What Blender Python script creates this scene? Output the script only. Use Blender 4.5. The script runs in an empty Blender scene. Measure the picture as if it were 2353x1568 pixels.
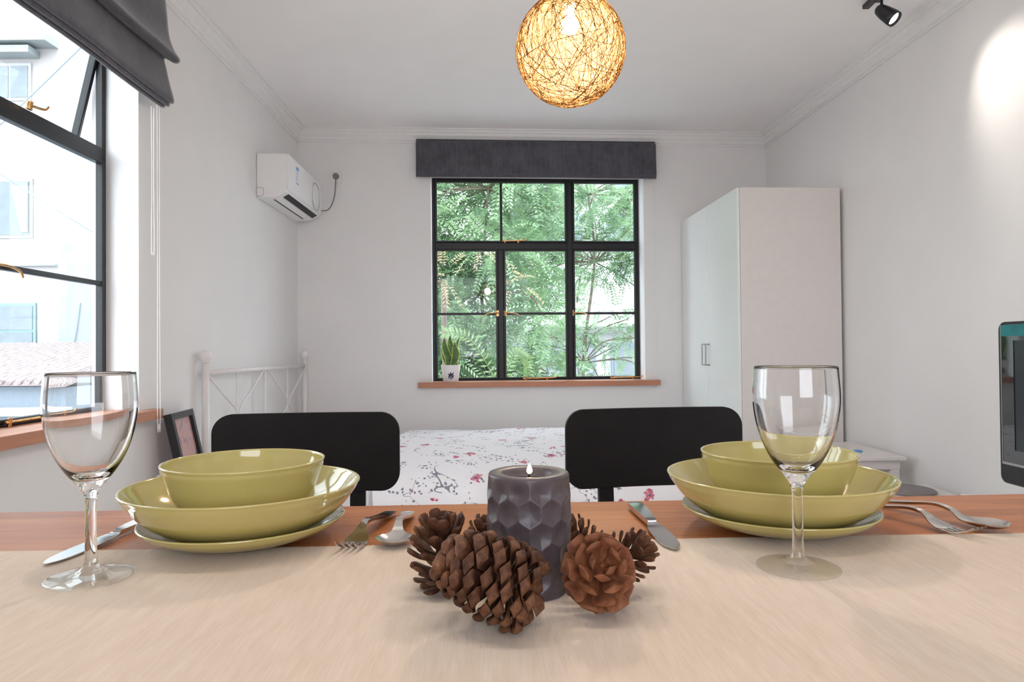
import bpy, math, random
from math import sin, cos, pi, radians, atan2, hypot
from mathutils import Vector, Matrix, noise

# ------------------------------------------------------------------ camera
S = bpy.context.scene
COL = S.collection
cam_d = bpy.data.cameras.new('camera')
cam = bpy.data.objects.new('camera', cam_d)
COL.objects.link(cam)
cam_d.sensor_width = 36.0
cam_d.lens = 1550.0 / 2353.0 * 36.0
cam_d.clip_start = 0.02
PITCH, ROLL = 0.0135, -0.0087
F_ = Vector((0, cos(PITCH), sin(PITCH)))
U0 = Vector((0, -sin(PITCH), cos(PITCH)))
X0 = Vector((1, 0, 0))
XR = cos(ROLL) * X0 + sin(ROLL) * U0
UR = -sin(ROLL) * X0 + cos(ROLL) * U0
M4 = Matrix((XR, UR, -F_)).transposed().to_4x4()
M4.translation = Vector((0, 0, 0.94))
cam.matrix_world = M4
S.camera = cam

# ------------------------------------------------------------------ world, exposure
SKY = 4.9
w = bpy.data.worlds.new('sky'); S.world = w; w.use_nodes = True
wn = w.node_tree
for n in list(wn.nodes): wn.nodes.remove(n)
wo = wn.nodes.new('ShaderNodeOutputWorld'); wb = wn.nodes.new('ShaderNodeBackground')
tc = wn.nodes.new('ShaderNodeTexCoord'); sp = wn.nodes.new('ShaderNodeSeparateXYZ'); rp = wn.nodes.new('ShaderNodeValToRGB')
wn.links.new(tc.outputs['Generated'], sp.inputs[0]); wn.links.new(sp.outputs[2], rp.inputs[0])
rp.color_ramp.elements[0].position = 0.0; rp.color_ramp.elements[0].color = (0.80, 0.84, 0.90, 1)
rp.color_ramp.elements[1].position = 0.7; rp.color_ramp.elements[1].color = (0.90, 0.96, 1.08, 1)
wn.links.new(rp.outputs[0], wb.inputs[0]); wb.inputs[1].default_value = SKY
wn.links.new(wb.outputs[0], wo.inputs[0])
S.view_settings.view_transform = 'Standard'
S.view_settings.look = 'None'
S.view_settings.exposure = 0.48
S.view_settings.gamma = 1.0
S.view_settings.use_curve_mapping = False
S.cycles.max_bounces = 14
S.cycles.diffuse_bounces = 7
S.cycles.transmission_bounces = 12
S.cycles.transparent_max_bounces = 24
S.cycles.sample_clamp_indirect = 6.0
S.cycles.blur_glossy = 0.5

PENDANT = Vector((0.1665, 1.83, 1.7575))
PENDANT_W = 44.0
TRACK_W = 18.0
TABLE_W = 6.5

# ------------------------------------------------------------------ room frame
AB = atan2(0.252, 3.796)                 # heading of the rear wall
OB = Vector((-1.684, 5.305, 0))
def back(s, d=0, z=0):                   # s along the far wall, d out through it
    return Vector((OB.x + s * cos(AB) - d * sin(AB), OB.y + s * sin(AB) + d * cos(AB), z))
def xl(y): return -1.684 + 0.0235 * (5.305 - y)
AL = atan2(1, -0.0235)
def left(y, d=0, z=0):                   # point on the left wall at depth y, d out through it
    return Vector((xl(y) - d, y - 0.0235 * d, z))
def xr(y): return 2.112 + 0.047 * (5.557 - y)
CEIL = 2.70

def portal(loc, sx, sy, normal):
    d = bpy.data.lights.new('window_portal', 'AREA'); d.shape = 'RECTANGLE'; d.size = sx; d.size_y = sy
    d.cycles.is_portal = True
    o = bpy.data.objects.new('window_portal', d); COL.objects.link(o); o.location = loc
    o.rotation_euler = Vector(normal).to_track_quat('-Z', 'Y').to_euler()
portal(back(1.91, 0.27, 1.52), 1.75, 1.7, (-sin(AB) * -1 * -1, -cos(AB), 0))
portal(left(2.08, 0.24, 1.52), 1.75, 1.7, (1, 0, 0))
portal((0.5, -2.27, 1.6), 1.8, 1.6, (0, 1, 0))

# ------------------------------------------------------------------ materials
class NT:
    def __init__(s, name):
        s.m = bpy.data.materials.new(name); s.m.use_nodes = True; s.t = s.m.node_tree
        for n in list(s.t.nodes): s.t.nodes.remove(n)
        s.out = s.n('ShaderNodeOutputMaterial')
    def n(s, k, **kw):
        x = s.t.nodes.new(k)
        for a, b in kw.items(): setattr(x, a, b)
        return x
    def l(s, a, b): s.t.links.new(a, b)
    def coords(s, scale=(1, 1, 1), rot=(0, 0, 0), which='Object'):
        t = s.n('ShaderNodeTexCoord'); mp = s.n('ShaderNodeMapping')
        mp.inputs['Scale'].default_value = scale; mp.inputs['Rotation'].default_value = rot
        s.l(t.outputs[which], mp.inputs[0]); return mp.outputs[0]
    def noise(s, vec, scale, detail=2, rough=.5, dist=0):
        x = s.n('ShaderNodeTexNoise'); x.inputs['Scale'].default_value = scale; x.inputs['Detail'].default_value = detail
        x.inputs['Roughness'].default_value = rough; x.inputs['Distortion'].default_value = dist
        if vec: s.l(vec, x.inputs['Vector'])
        return x.outputs['Fac']
    def ramp(s, fac, stops):
        x = s.n('ShaderNodeValToRGB'); cr = x.color_ramp
        while len(cr.elements) < len(stops): cr.elements.new(0.5)
        for e, (p, c) in zip(cr.elements, stops):
            e.position = p; e.color = (c[0], c[1], c[2], 1) if hasattr(c, '__len__') else (c, c, c, 1)
        s.l(fac, x.inputs[0]); return x.outputs[0]
    def math(s, op, a, b=None, c=None):
        x = s.n('ShaderNodeMath', operation=op)
        for i, v in enumerate((a, b, c)):
            if v is None: continue
            if isinstance(v, (int, float)): x.inputs[i].default_value = v
            else: s.l(v, x.inputs[i])
        return x.outputs[0]
    def mix(s, fac, a, b):
        x = s.n('ShaderNodeMix', data_type='RGBA')
        for i, v in ((0, fac), (6, a), (7, b)):
            if isinstance(v, (int, float)): x.inputs[i].default_value = v
            elif isinstance(v, tuple): x.inputs[i].default_value = (*v[:3], 1)
            else: s.l(v, x.inputs[i])
        return x.outputs[2]
    def bump(s, h, strength=.3, dist=.001):
        b = s.n('ShaderNodeBump'); b.inputs['Strength'].default_value = strength; b.inputs['Distance'].default_value = dist
        s.l(h, b.inputs['Height']); return b.outputs[0]
    def pbr(s, color=None, rough=.5, metal=0, normal=None, spec=None, **kw):
        p = s.n('ShaderNodeBsdfPrincipled')
        if isinstance(color, tuple): p.inputs['Base Color'].default_value = (*color, 1)
        elif color is not None: s.l(color, p.inputs['Base Color'])
        if isinstance(rough, (int, float)): p.inputs['Roughness'].default_value = rough
        else: s.l(rough, p.inputs['Roughness'])
        p.inputs['Metallic'].default_value = metal
        if spec is not None: p.inputs['Specular IOR Level'].default_value = spec
        if normal is not None: s.l(normal, p.inputs['Normal'])
        for k, v in kw.items(): p.inputs[k].default_value = v
        s.l(p.outputs[0], s.out.inputs[0]); return p

def plain(name, c, rough=.5, metal=0, var=.06, scale=20, bump=0, bscale=200, spec=None, **kw):
    t = NT(name); v = t.coords(); f = t.noise(v, scale, 3)
    a = tuple(max(0, x * (1 - var)) for x in c); b = tuple(min(1, x * (1 + var)) for x in c)
    col = t.ramp(f, [(.3, a), (.7, b)])
    nm = t.bump(t.noise(v, bscale, 2), bump, .001) if bump else None
    t.pbr(col, rough, metal, nm, spec, **kw); return t.m

def emit(name, c, s):
    t = NT(name); e = t.n('ShaderNodeEmission'); e.inputs[0].default_value = (*c, 1); e.inputs[1].default_value = s
    t.l(e.outputs[0], t.out.inputs[0]); return t.m

m_wall = plain('wall_paint', (.80, .785, .78), .75, var=.015, scale=3, bump=.04, bscale=90, spec=.25)
m_ceil = plain('ceiling_paint', (.90, .88, .88), .8, var=.015, scale=3, spec=.2)
m_trim = plain('plaster_trim', (.80, .785, .78), .65, var=.015, spec=.25)
m_jamb = plain('reveal_paint', (.85, .84, .85), .5, var=.015)
m_white = plain('white_lacquer', (.74, .69, .67), .35, var=.02)
m_door = plain('white_foil_door', (.83, .85, .84), .22, var=.01)
m_plastic = plain('white_plastic', (.84, .83, .83), .3, var=.01)
m_black = plain('black_lacquered_wood', (.012, .0095, .0095), .5, var=.15, bump=.05, bscale=400, spec=.16)
m_steel_black = plain('black_window_paint', (.012, .012, .014), .4, var=.2, bump=.15, bscale=60, spec=.4)
m_blackplastic = plain('black_plastic', (.01, .01, .012), .3, var=.1)
m_brass = plain('aged_brass', (.62, .36, .15), .3, 1.0, var=.3, scale=60)
m_metalwhite = plain('white_enamelled_steel', (.80, .76, .75), .3, var=.02)
m_dark = plain('dark_vent', (.012, .012, .014), .6, var=.2)
m_grey = plain('grey_plastic', (.22, .19, .19), .5)
m_seam = plain('seam_shadow_gap', (.30, .27, .26), .7)
m_floor = None

def wood(name, c1, c2, c3, axis='x', rough=.3, sc=1.0, coat=0.0):
    t = NT(name)
    sc3 = (1.2 * sc, 16 * sc, 16 * sc) if axis == 'x' else (16 * sc, 1.2 * sc, 16 * sc)
    v = t.coords(sc3)
    f1 = t.noise(v, 1.6, 6, .62, .6)
    v2 = t.coords((sc3[0] * 2.2, sc3[1] * 9, sc3[2] * 9))
    f2 = t.noise(v2, 3.0, 4, .6)
    base = t.ramp(f1, [(.28, c1), (.5, c2), (.74, c3)])
    lines = t.ramp(f2, [(.40, .72), (.55, 1.0)])
    x = t.n('ShaderNodeMix', data_type='RGBA', blend_type='MULTIPLY'); x.inputs[0].default_value = .5
    t.l(base, x.inputs[6]); t.l(lines, x.inputs[7])
    t.pbr(x.outputs[2], rough, 0, t.bump(f2, .12, .0006), **({'Coat Weight': coat, 'Coat Roughness': .12} if coat else {}))
    return t.m
m_table = wood('oiled_table_wood', (.27, .078, .020), (.41, .135, .038), (.52, .20, .065), 'x', .42, 1.5, .08)
m_sill = wood('stained_sill_wood', (.42, .17, .09), (.50, .21, .12), (.56, .26, .15), 'x', .4, 1.0)
m_floor = wood('floor_boards', (.64, .60, .56), (.70, .66, .62), (.75, .71, .67), 'y', .4, .8)  # floor is out of view, lightened to bounce light onto the ceiling

def fabric(name, c, scale=1.0):
    t = NT(name); v = t.coords((1, 1, 1))
    f = t.noise(v, 9 * scale, 5, .65); f2 = t.noise(v, 500, 2)
    v3 = t.coords((60, 60, 4)); f3 = t.noise(v3, 1.5, 3)
    a = tuple(x * .72 for x in c); b = tuple(min(1, x * 1.3) for x in c)
    col = t.ramp(t.math('ADD', t.math('MULTIPLY', f, .6), t.math('MULTIPLY', f3, .4)), [(.36, a), (.64, b)])
    t.pbr(col, .85, 0, t.bump(t.math('ADD', t.math('MULTIPLY', f3, .7), f2), .4, .002), .2, **{'Sheen Weight': .5, 'Sheen Roughness': .4})
    return t.m
m_blind = fabric('charcoal_velvet', (.088, .084, .100))

# ribbed cream cotton for the runner
t = NT('ribbed_cream_cotton'); v = t.coords((1, 1, 1))
f = t.noise(t.coords((30, 5, 1)), 4, 4, .6); f2 = t.noise(t.coords((500, 14, 1)), 2, 3)
g = t.math('ADD', t.math('MULTIPLY', f, .5), t.math('MULTIPLY', f2, .5))
t.pbr(t.ramp(g, [(.33, (.64, .51, .39)), (.5, (.69, .56, .445)), (.68, (.74, .615, .51))]), .85, 0, t.bump(f2, .3, .0004), .2, **{'Sheen Weight': .2})
m_runner = t.m

# glazed stoneware
def glaze(name, c):
    t = NT(name); v = t.coords(); f = t.noise(v, 25, 3)
    t.pbr(t.ramp(f, [(.3, tuple(x * .97 for x in c)), (.7, tuple(min(1, x * 1.02) for x in c))]), .09, 0, t.bump(t.noise(v, 18, 1), .02, .001), .55, **{'Coat Weight': .4, 'Coat Roughness': .04})
    return t.m
m_glaze = glaze('pale_olive_glaze', (.49, .415, .150))

t = NT('clear_drinking_glass')
p = t.pbr((1, 1, 1), 0.0, 0, None, .5, **{'Transmission Weight': 1.0, 'IOR': 1.48})
m_glass = t.m

t = NT('thin_clear_glass'); a_ = t.n('ShaderNodeBsdfTransparent'); g_ = t.n('ShaderNodeBsdfGlossy'); g_.inputs['Roughness'].default_value = .0
a_.inputs[0].default_value = (.995, 1, .995, 1)
fr = t.n('ShaderNodeLayerWeight'); fr.inputs[0].default_value = .5; mx = t.n('ShaderNodeMixShader')
t.l(t.math('MULTIPLY_ADD', t.math('POWER', fr.outputs['Facing'], 4.5), .75, .03), mx.inputs[0]); t.l(a_.outputs[0], mx.inputs[1]); t.l(g_.outputs[0], mx.inputs[2]); t.l(mx.outputs[0], t.out.inputs[0])
m_thin = t.m
t = NT('window_glass'); a_ = t.n('ShaderNodeBsdfTransparent'); g_ = t.n('ShaderNodeBsdfGlossy'); g_.inputs['Roughness'].default_value = .01
a_.inputs[0].default_value = (.95, .985, .97, 1)
fr = t.n('ShaderNodeLayerWeight'); fr.inputs[0].default_value = .5; mx = t.n('ShaderNodeMixShader')
t.l(t.math('MULTIPLY_ADD', t.math('POWER', fr.outputs['Facing'], 5), .6, .012), mx.inputs[0]); t.l(a_.outputs[0], mx.inputs[1]); t.l(g_.outputs[0], mx.inputs[2]); t.l(mx.outputs[0], t.out.inputs[0])
m_pane = t.m

m_steel = plain('polished_cutlery_steel', (.62, .60, .59), .12, 1.0, var=.02)

t = NT('grey_violet_wax'); v = t.coords(); f = t.noise(v, 60, 4)
t.pbr(t.ramp(f, [(.3, (.068, .050, .057)), (.7, (.105, .082, .092))]), .38, 0, t.bump(t.noise(v, 350, 2), .08, .0006), .5,
      **{'Subsurface Weight': .25, 'Subsurface Scale': .006, 'Subsurface Radius': (1, .6, .5)})
m_wax = t.m

def conemat(name, dark, mid, light):
    t = NT(name); v = t.coords(); f = t.noise(v, 130, 4, .6); f2 = t.noise(v, 28, 2)
    g = t.math('ADD', t.math('MULTIPLY', f, .6), t.math('MULTIPLY', f2, .4))
    t.pbr(t.ramp(g, [(.32, dark), (.5, mid), (.68, light)]), .62, 0, t.bump(f, .5, .001), .3); return t.m
m_cone = conemat('pine_cone_scale', (.026, .009, .005), (.105, .040, .018), (.23, .105, .052))
m_cone_red = conemat('reddish_pine_cone_scale', (.09, .026, .011), (.21, .072, .030), (.35, .14, .062))

# floral bed linen
t = NT('floral_bed_linen')
v = t.coords((1, 1, 1), which='UV')
w1 = t.n('ShaderNodeTexNoise'); w1.inputs['Scale'].default_value = 7; w1.inputs['Detail'].default_value = 3; t.l(v, w1.inputs['Vector'])
vine_f = t.noise(v, 2.9, 2.2, .6, .8)
vine = t.math('LESS_THAN', t.math('ABSOLUTE', t.math('SUBTRACT', vine_f, .5)), .0032)
band = t.math('LESS_THAN', t.math('ABSOLUTE', t.math('SUBTRACT', vine_f, .5)), .060)
gate = t.math('GREATER_THAN', t.noise(v, 6.0, 1), .49)
vl = t.n('ShaderNodeTexVoronoi'); vl.inputs['Scale'].default_value = 42
mpv = t.n('ShaderNodeVectorMath', operation='ADD'); sc_ = t.n('ShaderNodeVectorMath', operation='SCALE'); sc_.inputs['Scale'].default_value = .05
t.l(w1.outputs['Color'], sc_.inputs[0]); t.l(v, mpv.inputs[0]); t.l(sc_.outputs[0], mpv.inputs[1]); t.l(mpv.outputs[0], vl.inputs['Vector'])
vf = t.n('ShaderNodeTexVoronoi'); vf.inputs['Scale'].default_value = 6.2; t.l(v, vf.inputs['Vector'])
petn = t.noise(v, 38, 2)
leaf = t.math('MULTIPLY', t.math('LESS_THAN', vl.outputs['Distance'], .31), t.math('MAXIMUM', band, t.math('MULTIPLY', t.math('LESS_THAN', vf.outputs['Distance'], .36), t.math('GREATER_THAN', t.noise(v, 16, 1), .5))))
fd = t.math('ADD', vf.outputs['Distance'], t.math('MULTIPLY', t.math('SUBTRACT', petn, .5), .5))
sepc = t.n('ShaderNodeSeparateColor'); t.l(vf.outputs['Color'], sepc.inputs[0])
flower = t.math('MULTIPLY', t.math('LESS_THAN', fd, .19), t.math('GREATER_THAN', sepc.outputs[0], .30))
heart = t.math('MULTIPLY', t.math('LESS_THAN', fd, .05), t.math('GREATER_THAN', sepc.outputs[0], .30))
stem = t.math('MULTIPLY', t.math('MAXIMUM', vine, leaf), gate)
c = t.mix(stem, (.82, .79, .81), (.24, .23, .27))
c = t.mix(flower, c, t.ramp(petn, [(.35, (.50, .10, .16)), (.65, (.68, .32, .38))]))
c = t.mix(heart, c, (.13, .12, .26))
t.pbr(c, .8, 0, t.bump(t.noise(t.coords(), 14, 3), .35, .02), .2)
m_floral = t.m

m_cotton = plain('white_cotton', (.80, .77, .78), .85, var=.02, bump=.2, bscale=40)

# pendant shell of glued fibres
t = NT('pale_fibre_shell'); v = t.coords((1, 1, 1))
vn = t.n('ShaderNodeTexVoronoi', feature='DISTANCE_TO_EDGE'); vn.inputs['Scale'].default_value = 60; t.l(v, vn.inputs['Vector'])
f = t.noise(v, 45, 4, .6)
colr = t.ramp(f, [(.3, (.13, .070, .027)), (.7, (.17, .112, .054))])
tr = t.n('ShaderNodeBsdfTranslucent'); df = t.n('ShaderNodeBsdfDiffuse'); tp = t.n('ShaderNodeBsdfTransparent')
t.l(colr, tr.inputs[0]); t.l(colr, df.inputs[0])
m1 = t.n('ShaderNodeMixShader'); m1.inputs[0].default_value = .3; t.l(tr.outputs[0], m1.inputs[1]); t.l(df.outputs[0], m1.inputs[2])
m2 = t.n('ShaderNodeMixShader'); t.l(t.ramp(f, [(.40, .45), (.62, .80)]), m2.inputs[0]); t.l(m1.outputs[0], m2.inputs[1]); t.l(tp.outputs[0], m2.inputs[2])
t.l(m2.outputs[0], t.out.inputs[0]); m_shell = t.m
t = NT('rattan_fibre'); d1 = t.n('ShaderNodeBsdfDiffuse'); t1 = t.n('ShaderNodeBsdfTranslucent')
cc = t.ramp(t.noise(t.coords(), 30, 2), [(.3, (.17, .080, .026)), (.7, (.30, .165, .062))]); t.l(cc, d1.inputs[0]); t.l(cc, t1.inputs[0])
mx = t.n('ShaderNodeMixShader'); mx.inputs[0].default_value = .45; t.l(d1.outputs[0], mx.inputs[1]); t.l(t1.outputs[0], mx.inputs[2]); t.l(mx.outputs[0], t.out.inputs[0])
m_fibre = t.m

# ------------------------------------------------------------------ mesh helpers
class G:
    def __init__(s): s.v = []; s.f = []; s.uv = None
    def box(s, x0, x1, y0, y1, z0, z1, M=None):
        b = len(s.v)
        P = [Vector((x, y, z)) for z in (z0, z1) for y in (y0, y1) for x in (x0, x1)]
        if M is not None: P = [M @ p for p in P]
        s.v += [tuple(p) for p in P]
        s.f += [tuple(b + i for i in q) for q in ((0, 2, 3, 1), (4, 5, 7, 6), (0, 1, 5, 4), (2, 6, 7, 3), (0, 4, 6, 2), (1, 3, 7, 5))]
        return s
    def loft(s, rings, cap=True, close=False, flip=False):
        b = len(s.v); n = len(rings[0])
        for r in rings: s.v += [tuple(p) for p in r]
        k = len(rings)
        for i in range(k if close else k - 1):
            for j in range(n):
                a = b + i * n + j; a2 = b + i * n + (j + 1) % n
                c = b + ((i + 1) % k) * n + j; c2 = b + ((i + 1) % k) * n + (j + 1) % n
                s.f.append((a, a2, c2, c) if not flip else (a, c, c2, a2))
        if cap and not close:
            e1 = tuple(b + j for j in range(n)); e2 = tuple(b + (k - 1) * n + j for j in range(n))
            s.f.append(e1[::-1] if not flip else e1); s.f.append(e2 if not flip else e2[::-1])
        return s
    def tube(s, pts, r, n=8, closed=False, flat=None):
        pts = [Vector(p) for p in pts]; k = len(pts); rings = []; up = Vector((0, 0, 1)); prev = None
        for i, p in enumerate(pts):
            if closed: d = (pts[(i + 1) % k] - pts[i - 1])
            else: d = (pts[min(i + 1, k - 1)] - pts[max(i - 1, 0)])
            d.normalize()
            if prev is None:
                a = up if abs(d.dot(up)) < .9 else Vector((1, 0, 0)); x = d.cross(a).normalized()
            else:
                x = (prev - d * prev.dot(d)).normalized()
            prev = x; y = d.cross(x); rr = r[i] if hasattr(r, '__len__') else r
            fl = flat if flat else 1
            rings.append([p + x * cos(2 * pi * j / n) * rr + y * sin(2 * pi * j / n) * rr * fl for j in range(n)])
        return s.loft(rings, cap=not closed, close=closed)
    def lathe(s, prof, n=64, c=(0, 0, 0), closed=False):
        b = len(s.v); idx = []
        for (r, z) in prof:
            if r < 1e-6: idx.append([len(s.v)]); s.v.append((c[0], c[1], c[2] + z))
            else:
                idx.append(list(range(len(s.v), len(s.v) + n)))
                s.v += [(c[0] + r * cos(2 * pi * j / n), c[1] + r * sin(2 * pi * j / n), c[2] + z) for j in range(n)]
        m = len(prof)
        for i in range(m if closed else m - 1):
            A = idx[i]; B = idx[(i + 1) % m]
            for j in range(n):
                j2 = (j + 1) % n
                if len(A) == 1 and len(B) == 1: break
                if len(A) == 1: s.f.append((A[0], B[j2], B[j]))
                elif len(B) == 1: s.f.append((A[j], A[j2], B[0]))
                else: s.f.append((A[j], A[j2], B[j2], B[j]))
        return s
    def prism(s, poly, lo, hi, axis='y', M=None):
        def P(a, b_, h):
            q = {'y': (a, h, b_), 'x': (h, a, b_), 'z': (a, b_, h)}[axis]
            q = Vector(q); return tuple(M @ q) if M is not None else tuple(q)
        n = len(poly); b = len(s.v)
        s.v += [P(a, c, lo) for a, c in poly] + [P(a, c, hi) for a, c in poly]
        for j in range(n): s.f.append((b + j, b + (j + 1) % n, b + n + (j + 1) % n, b + n + j))
        s.f.append(tuple(b + j for j in range(n))[::-1]); s.f.append(tuple(b + n + j for j in range(n)))
        return s
    def quad(s, a, b_, c, d):
        b = len(s.v); s.v += [tuple(a), tuple(b_), tuple(c), tuple(d)]; s.f.append((b, b + 1, b + 2, b + 3)); return s
    def grid(s, nu, nv, fn, uv=None):
        b = len(s.v)
        for i in range(nu + 1):
            for j in range(nv + 1): s.v.append(tuple(fn(i / nu, j / nv)))
        for i in range(nu):
            for j in range(nv):
                a = b + i * (nv + 1) + j; s.f.append((a, a + nv + 1, a + nv + 2, a + 1))
        return s
    def make(s, name, mat, parent=None, smooth=False, bevel=0, seg=2, label=None, mods=None, recalc=True):
        me = bpy.data.meshes.new(name); me.from_pydata(s.v, [], s.f); me.validate()
        if recalc:
            import bmesh
            bm = bmesh.new(); bm.from_mesh(me); bmesh.ops.recalc_face_normals(bm, faces=bm.faces); bm.to_mesh(me); bm.free()
        me.materials.append(mat)
        if smooth: me.polygons.foreach_set('use_smooth', [True] * len(me.polygons))
        o = bpy.data.objects.new(name, me); COL.objects.link(o)
        if parent: o.parent = parent
        if bevel:
            md = o.modifiers.new('bevel', 'BEVEL'); md.width = bevel; md.segments = seg; md.limit_method = 'ANGLE'; md.angle_limit = radians(40)
        if label: o['label'] = label
        return o

def sharp(o, ang=40):
    me = o.data
    me.polygons.foreach_set('use_smooth', [True] * len(me.polygons))
    me.set_sharp_from_angle(angle=radians(ang)); return o

def tag(o, label, cat, group=None, kind=None):
    o['label'] = label; o['category'] = cat
    if group: o['group'] = group
    if kind: o['kind'] = kind
    return o
def struct(o, label=None):
    o['kind'] = 'structure'
    if label: o['label'] = label
    return o
def empty(name, loc, rz=0, **kw):
    o = bpy.data.objects.new(name, None); o.empty_display_size = .05; COL.objects.link(o)
    o.location = loc; o.rotation_euler = (0, 0, rz); return o
def copy_tree(o, parent=None):
    c = o.copy(); COL.objects.link(c)
    if parent: c.parent = parent
    for ch in list(o.children): copy_tree(ch, c)
    return c
def rrect(w, h, r, n=8, cx=0, cy=0):
    P = []
    for (sx, sy, a0) in ((1, 1, 0), (-1, 1, 90), (-1, -1, 180), (1, -1, 270)):
        for k in range(n + 1):
            a = radians(a0 + 90 * k / n); P.append((cx + sx * (w / 2 - r) + r * cos(a), cy + sy * (h / 2 - r) + r * sin(a)))
    return P
def smoothpath(P, n=6):
    P = [Vector(p) for p in P]; out = []
    for i in range(len(P) - 1):
        p0 = P[max(i - 1, 0)]; p1 = P[i]; p2 = P[i + 1]; p3 = P[min(i + 2, len(P) - 1)]
        for k in range(n):
            u = k / n; out.append(.5 * ((2 * p1) + (p2 - p0) * u + (2 * p0 - 5 * p1 + 4 * p2 - p3) * u * u + (3 * p1 - p0 - 3 * p2 + p3) * u ** 3))
    out.append(P[-1]); return out

# ------------------------------------------------------------------ room shell
WZ0, WZ1 = 0.69, 2.365      # window opening heights
RZ = Matrix.Rotation(AB, 4, 'Z'); MB_ = Matrix.Translation(OB) @ RZ
g = G(); s0, s1 = 1.045, 2.775; E_ = 4.1
for a in ((-.35, s0, 0, .27, 0, CEIL + .15), (s1, E_, 0, .27, 0, CEIL + .15), (s0, s1, 0, .27, 0, .645), (s0, s1, 0, .27, WZ1, CEIL + .15)): g.box(*a, M=MB_)
struct(g.make('wall_back', m_wall), 'white painted far wall around the black window')
ML = Matrix.Translation(left(0)) @ Matrix.Rotation(AL, 4, 'Z')       # local x runs into the room depth
LW0, LW1 = 1.110, 2.945
g = G()
for a in ((-2.5, LW0, 0, .20, 0, CEIL + .15), (LW1, 5.8, 0, .20, 0, CEIL + .15), (LW0, LW1, 0, .20, 0, .645), (LW0, LW1, 0, .20, WZ1, CEIL + .15)): g.box(*a, M=ML)
struct(g.make('wall_left', m_wall), 'white painted wall with a window on the left')
g = G(); P = [(xr(-2.5), -2.5), (xr(5.7), 5.7), (xr(5.7) + .2, 5.7), (xr(-2.5) + .2, -2.5)]
g.prism(P, 0, CEIL + .15, 'z'); struct(g.make('wall_right', m_wall), 'plain white painted wall on the right')
g = G()
for a in ((-2.0, -.4, -2.45, -2.2, 0, CEIL + .15), (1.4, 3.0, -2.45, -2.2, 0, CEIL + .15), (-.4, 1.4, -2.45, -2.2, 0, .80), (-.4, 1.4, -2.45, -2.2, 2.4, CEIL + .15)): g.box(*a)
struct(g.make('wall_rear', m_wall), 'white wall behind the viewer')
struct(G().box(-2.0, 2.9, -2.5, 5.9, -.12, 0).make('floor', m_floor), 'pale wooden floor')
struct(G().box(-2.0, 2.9, -2.5, 5.95, CEIL, CEIL + .12).make('ceiling', m_ceil), 'plain white ceiling')

# cornice mouldings: profile (distance from wall, drop below ceiling)
CP = [(0, 0), (.082, 0), (.082, .010), (.070, .014), (.066, .028), (.055, .032), (.047, .050), (.030, .066), (.024, .084), (.012, .088), (.010, .100), (0, .100)]
def crown(name, fn, L0, L1):
    g = G(); n = len(CP)
    r0 = [fn(L0, d, CEIL - z) for d, z in CP]; r1 = [fn(L1, d, CEIL - z) for d, z in CP]
    g.loft([r0, r1]); return struct(g.make(name, m_trim), 'stepped white plaster cornice')
crown('trim_1', lambda s, d, z: tuple(back(s, -d, z)), 0.0, 3.83)
crown('trim_2', lambda y, d, z: tuple(left(y, -d, z)), -2.2, 5.33)
crown('trim_3', lambda y, d, z: (xr(y) - d, y, z), -2.2, 5.57)
# baseboards
struct(G().box(0.02, 3.80, -.015, -.0005, 0, .08, M=MB_).make('baseboard_back', m_trim))
struct(G().box(-2.1, 5.28, -.015, -.0005, 0, .08, M=ML).make('baseboard_left', m_trim))
struct(G().prism([(xr(-2.1) - .015, -2.1), (xr(5.5) - .015, 5.5), (xr(5.5), 5.5), (xr(-2.1), -2.1)], 0, .08, 'z').make('baseboard_right', m_trim))

# ------------------------------------------------------------------ windows
def handle_part(parent, x, z, d=1, y=.155):
    """brass lever: base plate and a curved arm that sticks into the room"""
    g = G(); g.prism(rrect(.022, .05, .008, 4, x, z), y, y + .006, 'y')
    g.tube([(x, y, z), (x, y - .022, z)], .008, 10)
    g.tube(smoothpath([(x - d * .012, y - .024, z), (x + d * .03, y - .030, z + .002), (x + d * .075, y - .036, z - .004), (x + d * .105, y - .036, z - .016), (x + d * .118, y - .032, z - .032)]), [.007] * 8 + [.0058] * 8 + [.005] * 9, 8, flat=.7)
    return sharp(g.make('handle', m_brass, parent, label='curved brass lever handle'), 50)
def stay_part(parent, x0, x1, z, y=.145):
    g = G(); g.tube([(x0, y, z), (x1, y - .01, z + .004)], .005, 8)
    g.tube([(x0 + .02, y, z - .015), (x0 + .02, y - .004, z + .016)], .007, 8)
    g.tube([(x1 - .05, y, z - .014), (x1 - .05, y - .004, z + .012)], .009, 8)
    g.tube(smoothpath([(x1, y - .01, z + .004), (x1 + .02, y - .016, z + .008), (x1 + .03, y - .02, z + .022)]), .0045, 8)
    return sharp(g.make('stay_bar', m_brass, parent, label='brass stay bar with peg'), 50)

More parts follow.
